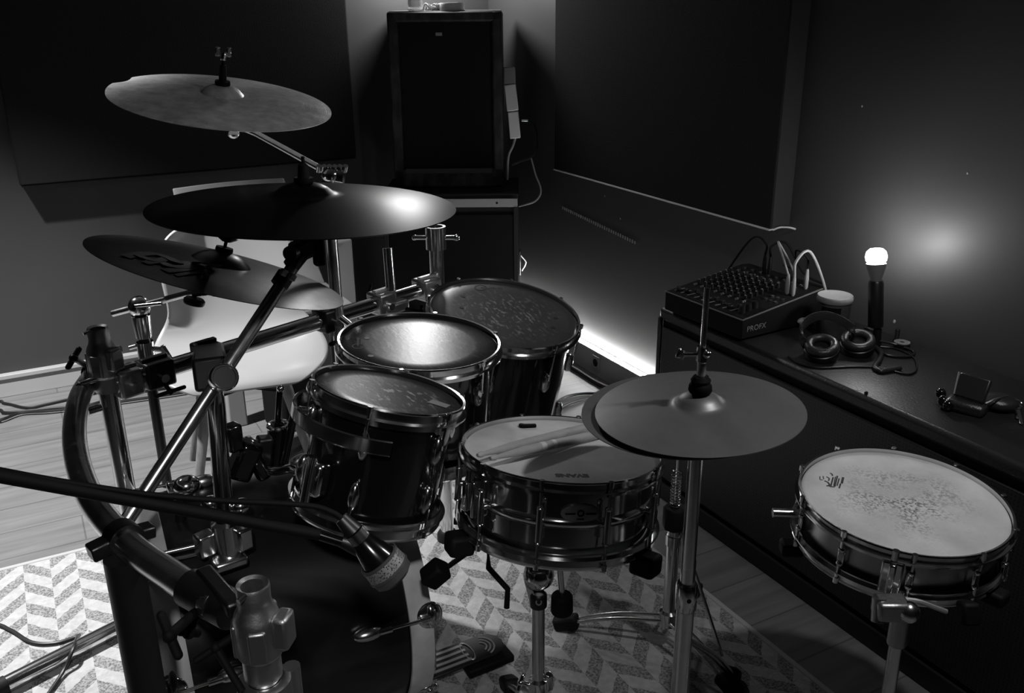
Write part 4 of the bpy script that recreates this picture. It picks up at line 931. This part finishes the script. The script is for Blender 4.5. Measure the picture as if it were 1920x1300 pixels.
# snare drum on the right
rc, rn = V((1.349, .982, .634)), V((-.003, -.051, .999)); Tq = frame(rc, rn)
snR, T_r = drum('piccolo_snare_drum', 'shallow metal snare drum with worn speckled head on the right', rc, rn, .183, .102, 'satinshell', 'head_w', 10, ang(Tq, 1590, 995), 'block', .025)
def on_r(px, py): return onp(px, py, T_r @ V((0, 0, -.0062)), rn.normalized())
mb = MB(); k_ = .00055
def e4(x_, y_): return on_r(1520+x_/18.57, 870+y_/18.57)
nr_ = rn.normalized()
for st_, w_ in (([(780, 480), (700, 780)], .003), ([(930, 430), (840, 800)], .003), ([(990, 520), (920, 770)], .0025), ([(1130, 480), (1080, 690)], .0045), ([(1040, 700), (990, 860)], .003), ([(860, 460), (800, 780)], .002), ([(680, 330), (740, 370), (760, 430)], .003), ([(550, 460), (640, 520), (620, 600)], .0025), ([(480, 600), (600, 660), (650, 760), (550, 780)], .0035), ([(650, 800), (830, 815)], .003), ([(320, 450), (330, 560), (420, 570)], .002), ([(430, 440), (450, 540)], .002)):
    mb.strip([e4(*q) for q in st_], w_, nr_, .0004, .0004)
mb.build('crown_mark', 'ink', snR)
a_ = ang(Tq, 1680, 1036); e = V((math.cos(a_), math.sin(a_), 0)); R3 = Matrix.Rotation(a_, 3, 'Z')
o = MB(T_r).box(e*.184+V((0, 0, -.052)), (.022, .036, .066), R3).build('strainer', 'chrome', snR, .004)
MB(T_r).box(e*.199+V((0, 0, -.05)), (.010, .012, .06), R3).build('strainer_lever', 'chrome', o, .003)
MB(T_r).cyl(e*.195+V((0, 0, -.012)), e*.195+V((0, 0, .006)), .006, 12).build('strainer_knob', 'chrome', o)
mb = MB(T_r); pa2 = [V((.2*math.cos(a_+t), .2*math.sin(a_+t), -.085+z_)) for t, z_ in ((.08, 0), (.25, .002), (.4, -.008), (.5, -.016))]; mb.tube(pa2, .0045, 8, True, 5); mb.build('throw_arm', 'alu', o)
a2 = a_+PI; e = V((math.cos(a2), math.sin(a2), 0)); MB(T_r).box(e*.181+V((0, 0, -.055)), (.016, .04, .03), Matrix.Rotation(a2, 3, 'Z')).build('butt_plate', 'chrome', snR, .004)
a3 = ang(Tq, 1497, 925); e = V((math.cos(a3), math.sin(a3), 0))
MB(T_r).cyl(e*.185+V((0, 0, -.045)), e*.235+V((0, 0, -.045)), .009, 12).build('side_knob', 'chromed', snR)

# tom toms
t1c, t1n = V((.5026, 1.3813, .8834)), V((.271, .021, .962)); Tq = frame(t1c, t1n)
tm1, T_1 = drum('rack_tom', 'small black tom nearest the camera, clear head and suspension ring', t1c, t1n, .1283, .223, 'lacquer', 'head_t', 6, ang(Tq, 693, 766), 'drop', .03, 'drum')
a_ = ang(Tq, 745, 771)
sus = MB(T_1).lathe([(.1415, -.046), (.1455, -.044), (.1475, -.046), (.1475, -.067), (.1445, -.070), (.1415, -.069), (.1415, -.046)], (-.010, 0, 0), (0, 0, 1), 72, a_-4.1, a_+.06).build('suspension_ring', 'chrome', tm1, 0)
for t in (-.35, -1.4, -2.5, -3.6):
    e = V((math.cos(a_+t), math.sin(a_+t), 0)); MB(T_1).cyl(e*.122+V((0, 0, -.054)), e*.148+V((0, 0, -.054)), .007, 12).build('ring_stud', 'chrome', sus)
pz = onp(823, 758, T_1 @ V((0, 0, -.007)), t1n.normalized()); MB(frame(pz, t1n, RT+DN*1.6)).prism([(-.017, -.012), (.017, -.013), (.018, .010), (-.016, .013)], .0004, .0012).build('head_tape', mat('head_tape', .16, .5), tm1)
t2c, t2n = V((.690, 1.6974, .8391)), V((.064, -.047, .997)); Tq = frame(t2c, t2n)
tm2, T_2 = drum('rack_tom', 'middle black tom whose head catches the bright reflection', t2c, t2n, .166, .25, 'lacquer', 'head_t', 6, ang(Tq, 903, 677), 'drop', .03)
t3c, t3n = V((1.007, 1.912, .789)), V((.092, -.2, .975)); Tq = frame(t3c, t3n)
tm3, T_3 = drum('floor_tom', 'largest black tom at the back beside the wall light strip', t3c, t3n, .185, .36, 'lacquer', 'head_t3', 8, ang(Tq, 1042, 648), 'drop', .03)
n2_ = t2n.normalized(); n3_ = t3n.normalized()
def on_2(px, py): return onp(px, py, T_2 @ V((0, 0, -.0074)), n2_)
def on_3(px, py): return onp(px, py, T_3 @ V((0, 0, -.0074)), n3_)
mb = MB(); q = [on_2(672+11*math.cos(t), 650+4.5*math.sin(t)) for t in [i*2*PI/18 for i in range(19)]]; mb.strip(q, .003, n2_, .0004, .0004); mb.strip([on_2(671, 634), on_2(671, 649)], .004, n2_, .0004, .0004); mb.strip([on_2(678, 636), on_2(678, 647)], .003, n2_, .0004, .0004); mb.build('head_mark', 'ink', tm2)
mb = MB()
for q in ((695, 668), (688, 635)): mb.lathe([(0, .0009), (.006, .0009), (.006, .0004)], on_2(*q), n2_, 14)
mb.build('dark_dots', 'reso', tm2)
mb = MB(); q = [on_3(901+10.5*math.cos(t), 540+4.5*math.sin(t)) for t in [i*2*PI/18 for i in range(19)]]; mb.strip(q, .0035, n3_, .0004, .0004); mb.build('head_ring_mark', 'ink', tm3)
pa, pb = on_3(901, 540), on_3(942, 541.5); text('head_lettering', 'AQUARIAN', flat_T(pa, pb, T_3), .013, 'ink', tm3, .0004, (pb-pa).length)
mb = MB()
for q in ((1042, 597), (1038, 615), (868, 556), (866, 577)): mb.lathe([(0, .0009), (.006, .0009), (.006, .0004)], on_3(*q), n3_, 14)
mb.build('dark_dots', 'ink', tm3)
for T_, o_, an in ((T_2, tm2, 2.5), (T_3, tm3, 2.4), (T_1, tm1, ang(frame(t1c, t1n), 575, 745))):
    pass
# tom mounting brackets
a_ = ang(frame(t1c, t1n), 592, 742); e = V((math.cos(a_), math.sin(a_), 0)); R3 = Matrix.Rotation(a_, 3, 'Z')
o = MB(T_1).box(e*.134+V((0, 0, -.143)), (.03, .045, .06), R3).build('mount_bracket', 'chrome', tm1, .009)
MB(T_1).tube([e*.147+V((0, 0, -.105)), e*.147+V((0, 0, -.19))], .009, 14).build('bracket_eye', 'chrome', o)
# mount rods of toms two and three to the rack bar
for T_, o_, px, rr_, zz in ((T_2, tm2, 612, .164, -.06), (T_3, tm3, 802, .184, -.05)):
    bq = bar_pt(px, 0); q = T_.inverted() @ bq; a_ = math.atan2(q.y, q.x); e = V((math.cos(a_), math.sin(a_), 0)); R3 = Matrix.Rotation(a_, 3, 'Z')
    o = MB(T_).box(e*(rr_+.0)+V((0, 0, zz)), (.03, .05, .06), R3).build('mount_bracket', 'chrome', o_, .008)
    MB().tube([T_ @ (e*(rr_+.01)+V((0, 0, zz))), bq.lerp(T_ @ (e*rr_), .35)], .008, 12).build('mount_rod', 'chrome', o)

# bass drum
ax_b = V((math.cos(.032), -math.sin(.032), 0)); bc_ = V((.59, 1.712, .298)); Lb = .50
Tb = frame(bc_, ax_b, (0, -1, 0))      # z to the batter side (right), x towards the camera
bs_ = thing('bass_drum', 'large dark bass drum lying on the rug', 'drum', (.34, 1.72, 0))
MB(Tb).lathe([(.279, -.02), (.279, -Lb+.02), (.272, -Lb+.02), (.272, -.02), (.279, -.02)], (0, 0, 0), (0, 0, 1), 128).build('shell', 'bassshell', bs_)
for z0, nm in ((0, 'batter_hoop'), (-Lb+.042, 'front_hoop')):
    MB(Tb).lathe([(.283, 0), (.289, 0), (.29, -.002), (.29, -.046), (.289, -.048), (.283, -.048), (.283, 0)], (0, 0, z0), (0, 0, 1), 128).build(nm, 'woodhoop', bs_)
MB(Tb).lathe([(.283, -.02), (.279, -.012), (.2, -.013), (0, -.013)], (0, 0, 0), (0, 0, 1), 96).build('batter_head', 'head_s', bs_)
MB(Tb).lathe([(.283, .02), (.279, .012), (.1, .013), (.0, .013)], (0, 0, -Lb), (0, 0, 1), 96).build('front_head', mat('front_head', .03, .3), bs_)
def on_cyl(px, py, r):
    d_ = ray(px, py); inv = Tb.inverted(); o_ = inv @ CAM; dd = inv.to_3x3() @ d_
    A_ = dd.x**2+dd.y**2; B_ = 2*(o_.x*dd.x+o_.y*dd.y); C_ = o_.x**2+o_.y**2-r*r; t = (-B_-math.sqrt(max(B_*B_-4*A_*C_, 0)))/(2*A_)
    return o_+dd*t
def bass_lug(q, dirn):
    a_ = math.atan2(q.y, q.x); e = V((math.cos(a_), math.sin(a_), 0)); R3 = Matrix.Rotation(a_, 3, 'Z')
    zc = q.z; ze = 0 if dirn > 0 else -Lb
    lg = MB(Tb).ball(e*.288+V((0, 0, zc)), .024, 18, (.7, .6, 1.3), R3).build('lug', 'chromed', bs_)
    t_ = MB(Tb); t_.tube([e*.296+V((0, 0, zc+.02*dirn)), e*.302+V((0, 0, ze-.01*dirn))], .0034, 10); t_.cyl(e*.296+V((0, 0, zc+.02*dirn)), e*.297+V((0, 0, zc+.045*dirn)), .007, 12); t_.build('tension_rod', 'chrome', lg)
    cl = MB(Tb); cl.lathe([(0, .004), (.018, .0035), (.027, .0), (.028, -.006), (0, -.006)], e*.2915+V((0, 0, ze-.006*dirn)), e, 24); cl.box(e*.297+V((0, 0, ze-.014*dirn)), (.012, .014, .03), R3); cl.ball(e*.296+V((0, 0, ze-.004*dirn)), .017, 14, (.5, 1.5, .6), R3); cl.box(e*.287+V((0, 0, ze+.002*dirn)), (.03, .03, .005), R3); cl.build('claw', 'chrome', lg, .003)
    return a_
a0 = bass_lug(on_cyl(690, 1188, .286), 1)
for k_ in range(1, 8):
    a_ = a0+k_*2*PI/8; bass_lug(V((math.cos(a_), math.sin(a_), -.15)), 1)
ql = on_cyl(436, 1262, .286); a1_ = bass_lug(ql, -1)
for k_ in range(1, 8):
    a_ = a1_+k_*2*PI/8; bass_lug(V((math.cos(a_), math.sin(a_), -.36)), -1)
# black round pad on the front hoop, spur
q = on_cyl(287, 1288, .30); 
MB(Tb).ball(V((q.x, q.y, -Lb+.01)), .02, 14, (.6, 1, .35)).build('hoop_pad', 'rubber', bs_)
MB(Tb).tube([V((.16, .23, -.36)), V((.42, .285, -.42))], .008, 12).build('spur', 'chrome', bs_)
MB(Tb).tube([V((.16, -.23, -.36)), V((-.02, -.285, -.42))], .008, 12).build('spur', 'chrome', bs_)
# low cradle so that the shell rests on the rug
# tom holder on the bass drum
th_b = V((.226, 1.555, .53)); th_t = at(405, 757, 1.70)
th = thing('tom_holder', 'chrome tom holder post standing on the bass drum', 'tom holder', th_b)
MB().tube([th_b, th_t], .0168, 20).build('post', 'chrome', th)
MB().lathe([(.0168, 0), (.016, .012), (.0105, .05), (.0, .052)], th_t, th_t-th_b, 20).build('cone_top', 'chrome', th)
o = MB().lathe([(.017, .045), (.026, .04), (.028, .0), (.026, -.025), (.017, -.03)], at(427, 1015, 1.70), (0, 0, 1), 24).build('base_collar', 'chrome', th)
MB().box(at(455, 1008, 1.69), (.03, .03, .045), Matrix.Rotation(.3, 3, 'Z')).build('collar_ear', 'chrome', o, .005)
MB().box(at(385, 1020, 1.69), (.035, .03, .045), Matrix.Rotation(.3, 3, 'Z')).build('collar_ear', 'chromed', o, .005)
MB().tube([at(375, 1022, 1.69), at(305, 1038, 1.67)], .004, 10).build('key_rod', 'chromed', o)
MB().box(at(428, 1050, 1.70), (.062, .05, .02), Matrix.Rotation(.1, 3, 'Z')).build('mount_plate', 'chromed', th, .006)
for q in ((395, 945), (452, 950)): MB().ball(at(*q, 1.72), .016, 12, (1.2, 1, 1)).build('wing_key', 'chrome', th)
bl_ = MB().box(at(437, 820, 1.74), (.03, .03, .055), Matrix.Rotation(.3, 3, 'Z')).build('side_clamp', 'lacquer', th, .006)
dk = MB(); dk.box(at(458, 862, 1.80), (.045, .05, .08), Matrix.Rotation(.5, 3, 'Y')); dk.box(at(478, 860, 1.82), (.03, .05, .09), Matrix.Rotation(-.3, 3, 'Y')); dk.build('ball_housing', 'lacquer', th, .01)
MB().box(at(495, 845, 1.84), (.03, .03, .06), Matrix.Rotation(.15, 3, 'Y')).build('housing_cap', 'black', th, .005)
lr = MB().tube([at(470, 870, 1.82), at(510, 885, 1.82), at(545, 880, 1.78), at(560, 885, 1.70)], .008, 12, True, 5).build('l_rod', 'chrome', th)
# second black rod holder to the left of the small tom
rh = thing('rod_clamp', 'dark chrome clamp with upright rod left of the small tom', 'clamp', at(520, 860, 1.9))
MB().tube([at(525, 725, 1.88), at(516, 870, 1.92)], .0065, 12).build('rod', 'lacquer', rh)
MB().ball(at(526, 729, 1.87), .008, 10).build('rod_tip', 'chrome', rh)
cl = MB(); a_, b_ = at(522, 800, 1.9), at(516, 870, 1.92); cl.tube([a_, b_], .022, 16); cl.build('clamp_body', 'lacquer', rh, .003)
MB().torus(at(522, 798, 1.9), (0, 0, 1), .02, .005, 20, 8).build('clamp_ring', 'chrome', rh)
MB().tube([at(556, 755, 1.86), at(533, 868, 1.9)], .0085, 12).build('strap_rod', 'lacquer', rh)
# wing nut ball seen left of the holder
wb = thing('rack_wing_clamp', 'domed chrome clamp with wing behind the diagonal boom', 'clamp', at(340, 912, 1.75))
MB().ball(at(350, 910, 1.75), .024, 16, (1.1, 1, .8)).build('dome', 'chrome', wb)
MB().box(at(328, 912, 1.75), (.03, .02, .022)).build('wing', 'chrome', wb, .005)
MB().tube([at(340, 917, 1.75), at(338, 1010, 1.80)], .011, 14).build('stem', 'dark', wb)

# ================================================================== stands
def tripod_leg(a, b, parent, w=.006, name='leg'):
    a = V(a); b = V(b); s_ = (b-a).cross(V((0, 0, 1))).normalized()*.012; o = MB(); m_ = a.lerp(b, .5)+V((0, 0, .012))
    o.tube([a+s_, m_+s_*.9, b+s_*.5], w, 10, True, 5); o.tube([a-s_, m_-s_*.9, b-s_*.5], w, 10, True, 5); o = o.build(name, 'chromed', parent)
    d_ = (b-a).normalized(); MB().bar(b-d_*.035, b+d_*.03, .038, .034).build('rubber_foot', 'rubber', o, .008)
    return o
# hi-hat stand
hx = V((.8946, 1.0401, 0)); hs = thing('hi_hat_stand', 'chrome hi-hat stand carrying the two hat cymbals', 'cymbal stand', hx)
MB().tube([hx+V((0, 0, .56)), hx+V((0, 0, .845))], .0122, 20).build('upper_tube', 'chromed', hs)
MB().tube([hx+V((0, 0, .06)), hx+V((0, 0, .52))], .0155, 20).build('lower_tube', 'chromed', hs)
o = MB().lathe([(.0125, .565), (.0165, .565), (.019, .56), (.019, .515), (.0155, .51)], hx, (0, 0, 1), 24).build('height_collar', 'chrome', hs)
MB().cyl(hx+V((-.008, -.0185, .54)), hx+V((-.0075, -.0165, .54)), .004, 8).build('collar_screw', 'blackmatt', o)
MB().box(hx+V((.02, .02, .57)), (.022, .018, .045), Matrix.Rotation(.4, 3, 'Z')).build('memory_key', 'chrome', o, .004)
MB().tube([hx+V((0, 0, .845)), hx+V((0, 0, 1.093))], .0046, 12).build('pull_rod', 'chromed', hs)
MB().lathe([(.0044, .842), (.028, .842), (.028, .847), (.012, .853), (.0044, .853)], hx, (0, 0, 1), 24).build('seat_cup', 'black', hs)
cl = MB().lathe([(.0044, .945), (.0075, .945), (.0075, .972), (.0095, .974), (.0095, .998), (.0044, .998)], hx, (0, 0, 1), 20).build('clutch', 'chrome', hs)
MB().lathe([(.006, .921), (.017, .921), (.019, .925), (.018, .933), (.015, .937), (.016, .942), (.012, .948), (.006, .948)], hx, (0, 0, 1), 24).build('clutch_felt', 'blackmatt', cl)
k_ = hx+V((0, 0, .985)); MB().tube([k_+RT*.008, k_-RT*.03], .0042, 10).build('clutch_bolt', 'chrome', cl)
MB().box(k_-RT*.034+V((0, 0, .0)), (.016, .006, .017), Matrix.Rotation(.5, 3, 'Y')).build('clutch_wing', 'chrome', cl, .004)
MB().ball(k_+RT*.004+FW*-.012, .0065, 10).build('clutch_screw', 'chrome', cl)
o = MB().lathe([(.0155, .19), (.021, .186), (.021, .14), (.0155, .136)], hx, (0, 0, 1), 20).build('leg_collar', 'chrome', hs)
for b_ in (V((1.267, 1.296, .03)), V((.62, .95, .03)), V((1.02, .74, .03))): tripod_leg(hx+V((0, 0, .45)) if b_.x > 1.2 else hx+V((0, 0, .17)), b_, hs, .0045 if b_.x > 1.2 else .006)
MB().bar(hx+V((-.03, .08, .03)), hx+V((-.06, .34, .055)), .09, .012).build('footboard', 'chromed', hs, .004)
# second stand with spring
tx = V((1.217, 1.474, 0)); ts = thing('pedal_stand', 'chrome stand with bare spring and black collar behind the hi-hat', 'stand', tx)
MB().tube([tx+V((0, 0, .08)), tx+V((0, 0, .34))], .0155, 20).build('lower_tube', 'chrome', ts)
MB().lathe([(.015, .30), (.0185, .30), (.0185, .325), (.015, .325)], tx, (0, 0, 1), 20).build('tube_ring', 'chrome', ts)
kz = at(1262, 960, 1.90)
topz = .43
MB().lathe([(0, .345), (.026, .345), (.028, .352), (.028, .395), (.024, .40), (0, .40)], tx, (0, 0, 1), 8).build('collar', 'rubber', ts)
hel = [tx+V((.011*math.cos(i*.55), .011*math.sin(i*.55), .40+i*.0007)) for i in range(0, 130)]
MB().tube(hel, .0022, 6).build('spring', 'chrome', ts)
MB().tube([tx+V((0, 0, .39)), tx+V((0, 0, .56))], .003, 8).build('pull_rod', 'chrome', ts)
o = MB().lathe([(.0155, .115), (.023, .11), (.023, .075), (.0155, .07)], tx, (0, 0, 1), 20).build('leg_collar', 'chrome', ts)
MB().box(tx+V((.03, .005, .345)), (.03, .02, .03)).build('height_key', 'chrome', ts, .005)
tripod_leg(tx+V((0, 0, .09)), V((1.031, 1.651, .03)), ts, .0045); tripod_leg(tx+V((0, 0, .09)), V((1.40, 1.60, .03)), ts, .0045); tripod_leg(tx+V((0, 0, .09)), V((1.24, 1.27, .03)), ts, .0045)
MB().tube([tx+V((.02, .0, .33)), V((1.25, 1.40, .20)), V((1.265, 1.33, .06))], .004, 8).build('brace', 'chrome', ts)

# snare stand in the middle
sx_ = V((.742, 1.286, 0)); ss = thing('snare_stand', 'chrome snare stand with black rubber grips under the middle snare', 'drum stand', sx_)
MB().tube([sx_+V((0, 0, .24)), sx_+V((0, 0, .44))], .0125, 20).build('upper_tube', 'chromed', ss)
MB().ball(sx_+V((0, 0, .485)), .030, 20).build('ball_tilter', 'chrome', ss)
rb_ = MB().lathe([(.0125, .415), (.0165, .415), (.0165, .44), (.0125, .445)], sx_, (0, 0, 1), 20).build('tilter_ring', 'black', ss)
MB().torus(sx_+V((0, 0, .428))+FW*-.017, FW, .005, .0016, 16, 6).build('ring_mark', 'paleink', rb_)
MB().bar(sx_-RT*.022+V((0, 0, .475)), sx_-RT*.010+V((0, 0, .42)), .004, .012).build('tilter_lever', 'alu', ss, .001)
lc = MB().lathe([(.0125, .245), (.019, .24), (.021, .20), (.0165, .19)], sx_, (0, 0, 1), 20).build('height_collar', 'chrome', ss)
wing(sx_-RT*.016+V((0, 0, .225)), sx_-RT*.035+V((0, 0, .232)), lc, .03, 'chrome', .005, RT*.2+DN)
MB().box(sx_+RT*.02+V((0, 0, .235)), (.016, .016, .04)).build('collar_ear', 'chrome', lc, .004)
MB().tube([sx_+V((0, 0, .03)), sx_+V((0, 0, .20))], .0158, 20).build('lower_tube', 'chromed', ss)
for b_ in (V((.50, 1.16, .03)), V((.93, 1.07, .03)), V((.80, 1.52, .03))): tripod_leg(sx_+V((0, 0, .17)), b_, ss)
bot = T_s @ V((0, 0, -.158))
for px, py in ((862, 1000), (1196, 1032), (1040, 960)):
    q = onp(px, py, T_s @ V((0, 0, -.15)), sn_.normalized()) if py > 990 else T_s @ V((.05, .19, -.15))
    dq = (q-bot); dq -= sn_.normalized()*dq.dot(sn_.normalized()); dq.normalize()
    tipq = bot + dq*.205 - sn_.normalized()*.012
    o = MB().tube([sx_+V((0, 0, .50)), bot+dq*.10-sn_*.022, tipq-dq*.02], .006, 10, True, 6).build('basket_arm', 'chrome', ss)
    MB().bar(tipq-dq*.034, tipq+dq*.014, .045, .04, sn_).build('rubber_grip', 'rubber', o, .008)
MB().tube([sx_+RT*.04+V((0, 0, .50)), sx_+RT*.045+V((0, 0, .44))], .006, 10).build('basket_screw', 'chromed', ss)
MB().lathe([(0, 0), (.02, 0), (.022, .004), (.021, .036), (.018, .04), (0, .04)], sx_+RT*.045+V((0, 0, .40)), (0, 0, 1), 18).build('basket_nut', 'rubber', ss)

# right snare stand
bR = T_r @ V((0, 0, -.102)); jx = at(1690, 1152, 1.55); rs_ = thing('snare_stand', 'single chrome post stand under the shallow right snare', 'drum stand', V((jx.x, jx.y, 0)))
jx0 = V((jx.x, jx.y, 0))
MB().tube([V((jx.x, jx.y, .02)), V((jx.x, jx.y, jx.z-.03))], .0115, 20).build('post', 'chromed', rs_)
MB().tube([V((jx.x, jx.y, jx.z-.06)), V((jx.x, jx.y, jx.z+.01))], .016, 18).build('post_sleeve', 'steel', rs_)
MB().ball(at(1703, 1148, 1.54), .019, 16).build('tilter_joint', 'chromed', rs_)
MB().bar(at(1640, 1140, 1.55), at(1700, 1140, 1.55), .04, .035).build('tilter_block', 'steel', rs_, .006)
MB().tube([at(1650, 1122, 1.55), at(1648, 1166, 1.55)], .013, 16).build('tilter_barrel', 'steel', rs_)
hubR = V((jx.x, jx.y, jx.z+.035)); 
for da in (2.6, 4.9, .25):
    e = V((math.cos(da), math.sin(da), 0)); q = bR+e*.2
    o = MB().tube([hubR-V((0, 0, .02)), bR+e*.09-V((0, 0, .03)), q-V((0, 0, .016))], .006, 10, True, 6).build('basket_arm', 'chrome', rs_)
    MB().bar(q-e*.03-V((0, 0, .014)), q+e*.012-V((0, 0, .014)), .036, .026).build('rubber_grip', 'rubber', o, .006)
MB().bar(at(1815, 1128, 1.52), at(1815, 1172, 1.52), .03, .03, RT).build('side_grip', 'rubber', rs_, .006)
for b_ in (jx0+V((-.2, .1, .03)), jx0+V((.2, .13, .03)), jx0+V((.02, -.24, .03))): tripod_leg(jx0+V((0, 0, .14)), b_, rs_)

# bass drum pedal
pq = [atz(790, 1255, .075), atz(940, 1218, .045)]
pd = thing('bass_drum_pedal', 'bass drum pedal with slotted silver footboard behind the bass drum hoop', 'drum pedal', V((.75, 1.62, 0)))
pd_d = (pq[1]-pq[0]); pl_ = pd_d.length; pd_d.normalize(); Tp = frame(pq[0], V((.0, 0, 1)), pd_d); Tp = Matrix.Translation(pq[0]) @ frame(V((0, 0, 0)), pd_d.cross(V((0, 1, 0)).cross(pd_d)).normalized() if False else V((-pd_d.z*0, 0, 1)), pd_d)
ol = [(0, -.042), (pl_-.045, -.040), (pl_-.02, -.034), (pl_-.006, -.018), (pl_, 0), (pl_-.006, .018), (pl_-.02, .034), (pl_-.045, .040), (0, .042)]
ft_ = MB(Tp); ft_.prism(ol, -.006, 0); ft_ = ft_.build('footboard', 'black', pd, .002)
mb = MB(Tp)
for yy in (-.027, -.010, .008, .026): mb.box((pl_*.30, yy, .001), (pl_*.5, .007, .002))
for k_ in range(3): mb.torus((pl_-.06, 0, .001), (0, 0, 1), .016+.009*k_, .0022, 20, 6, -1.2, 1.2)
mb.build('tread_bars', 'alu', ft_)
mb = MB(Tp); mb.torus((pl_*.56, .0, .0015), (0, 0, 1), 1, .08, 28, 6); 
for v_ in mb.bm.verts: q = Tp.inverted() @ v_.co; v_.co = Tp @ V(((q.x-pl_*.56)*.012+pl_*.56, q.y*.032, (q.z-.0015)*.02+.0015))
mb.build('oval_plate', 'alu', ft_)
MB(Tp).box((pl_-.05, 0, -.03), (.12, .09, .02)).build('heel_plate', 'blackmatt', pd, .005)
for s_ in (-1, 1): MB().tube([V((.645, 1.66+.06*s_, .02)), V((.645, 1.66+.06*s_, .23))], .009, 12).build('pedal_post', 'chrome', pd)
MB().tube([V((.645, 1.59, .23)), V((.645, 1.73, .23))], .007, 12).build('axle', 'chrome', pd)
MB().tube([V((.645, 1.68, .23)), at(812, 1080, 1.66)], .004, 8).build('beater_rod', 'chrome', pd)
MB().box(at(816, 1076, 1.66), (.036, .036, .045), Matrix.Rotation(.7, 3, 'Y') @ Matrix.Rotation(.4, 3, 'X')).build('beater', 'blackmatt', pd, .005)
q = [V((.66, 1.70, .23)), at(914, 1010, 1.80), at(916, 1065, 1.85), at(952, 1105, 1.85), at(950, 1140, 1.86)]
MB().tube(q, .006, 10).build('bent_rod', 'blackmatt', pd)

# ================================================================== microphone on its boom
bm_ = thing('microphone_boom', 'long thin black microphone boom crossing the foreground', 'microphone stand', at(300, 945, 1.1))
A_, C_ = at(-40, 884, .985), at(600, 1003, 1.055)
MB().tube([A_, C_], [.0088, .0068], 16).build('boom_tube', 'blackmatt', bm_)
MB().tube([at(592, 1001, 1.055), at(652, 1020, 1.06)], .0064, 14).build('boom_end', 'lacquer', bm_)
clp = MB().tube([at(640, 1014, 1.06), at(685, 1026, 1.068)], [.008, .015], 16).build('mic_clip', 'black', bm_)
mi = thing('microphone', 'black dynamic microphone with mesh head at the end of the boom', 'microphone', at(700, 1040, 1.06))
m0, m1, m2 = at(640, 972, 1.055), at(675, 1010, 1.06), at(738, 1080, 1.075); dm = (m2-m1).normalized()
MB().tube([m0, at(664, 997, 1.057)], [.0085, .0115], 16).build('plug', 'black', mi)
MB().tube([at(664, 997, 1.057), at(677, 1012, 1.06)], .0122, 18).build('plug_ring', 'chromed', mi)
Lm = (m2-m1).length
MB().lathe([(0, 0), (.011, 0), (.0135, .003), (.0205, Lm*.5), (.0215, Lm*.56), (0, Lm*.58)], m1, dm, 28).build('mic_body', 'lacquer', mi)
def m_weave(nt, b):
    tc = N(nt, 'ShaderNodeTexCoord'); v = N(nt, 'ShaderNodeTexVoronoi', Scale=420.); nt.links.new(tc.outputs['Object'], v.inputs['Vector'])
    nt.links.new(ramp(nt, v.outputs['Distance'], [(.2, .01), (.5, .30)]), b.inputs['Base Color'])
M['weave'] = mat('mic_mesh', .1, .45, .6, build=m_weave); M['micband'] = mat('mic_band', .09, .4, .5)
gr = MB().lathe([(.0215, Lm*.55), (.0245, Lm*.60), (.0255, Lm*.82), (.0248, Lm*.83)], m1, dm, 32).build('mesh_head', 'weave', mi)
MB().lathe([(.0245, Lm*.815), (.0265, Lm*.82), (.0265, Lm*.87), (.025, Lm*.88), (.0245, Lm*1.0), (.019, Lm*1.07), (0, Lm*1.09)], m1, dm, 32).build('head_band', 'micband', mi)
MB().lathe([(.0235, Lm*.53), (.0252, Lm*.535), (.0252, Lm*.59), (.024, Lm*.595)], m1, dm, 32).build('collar_band', 'micband', mi)
q = [at(-40, 876, .985), at(230, 921, 1.01), at(400, 938, 1.03), at(520, 944, 1.04), at(590, 950, 1.05), at(625, 962, 1.053), m0]
tag(MB().tube(q, .0034, 10, True, 8).build('microphone_cable', 'blackmatt', loc=q[3]), 'black microphone cable running along above the boom', 'cable')
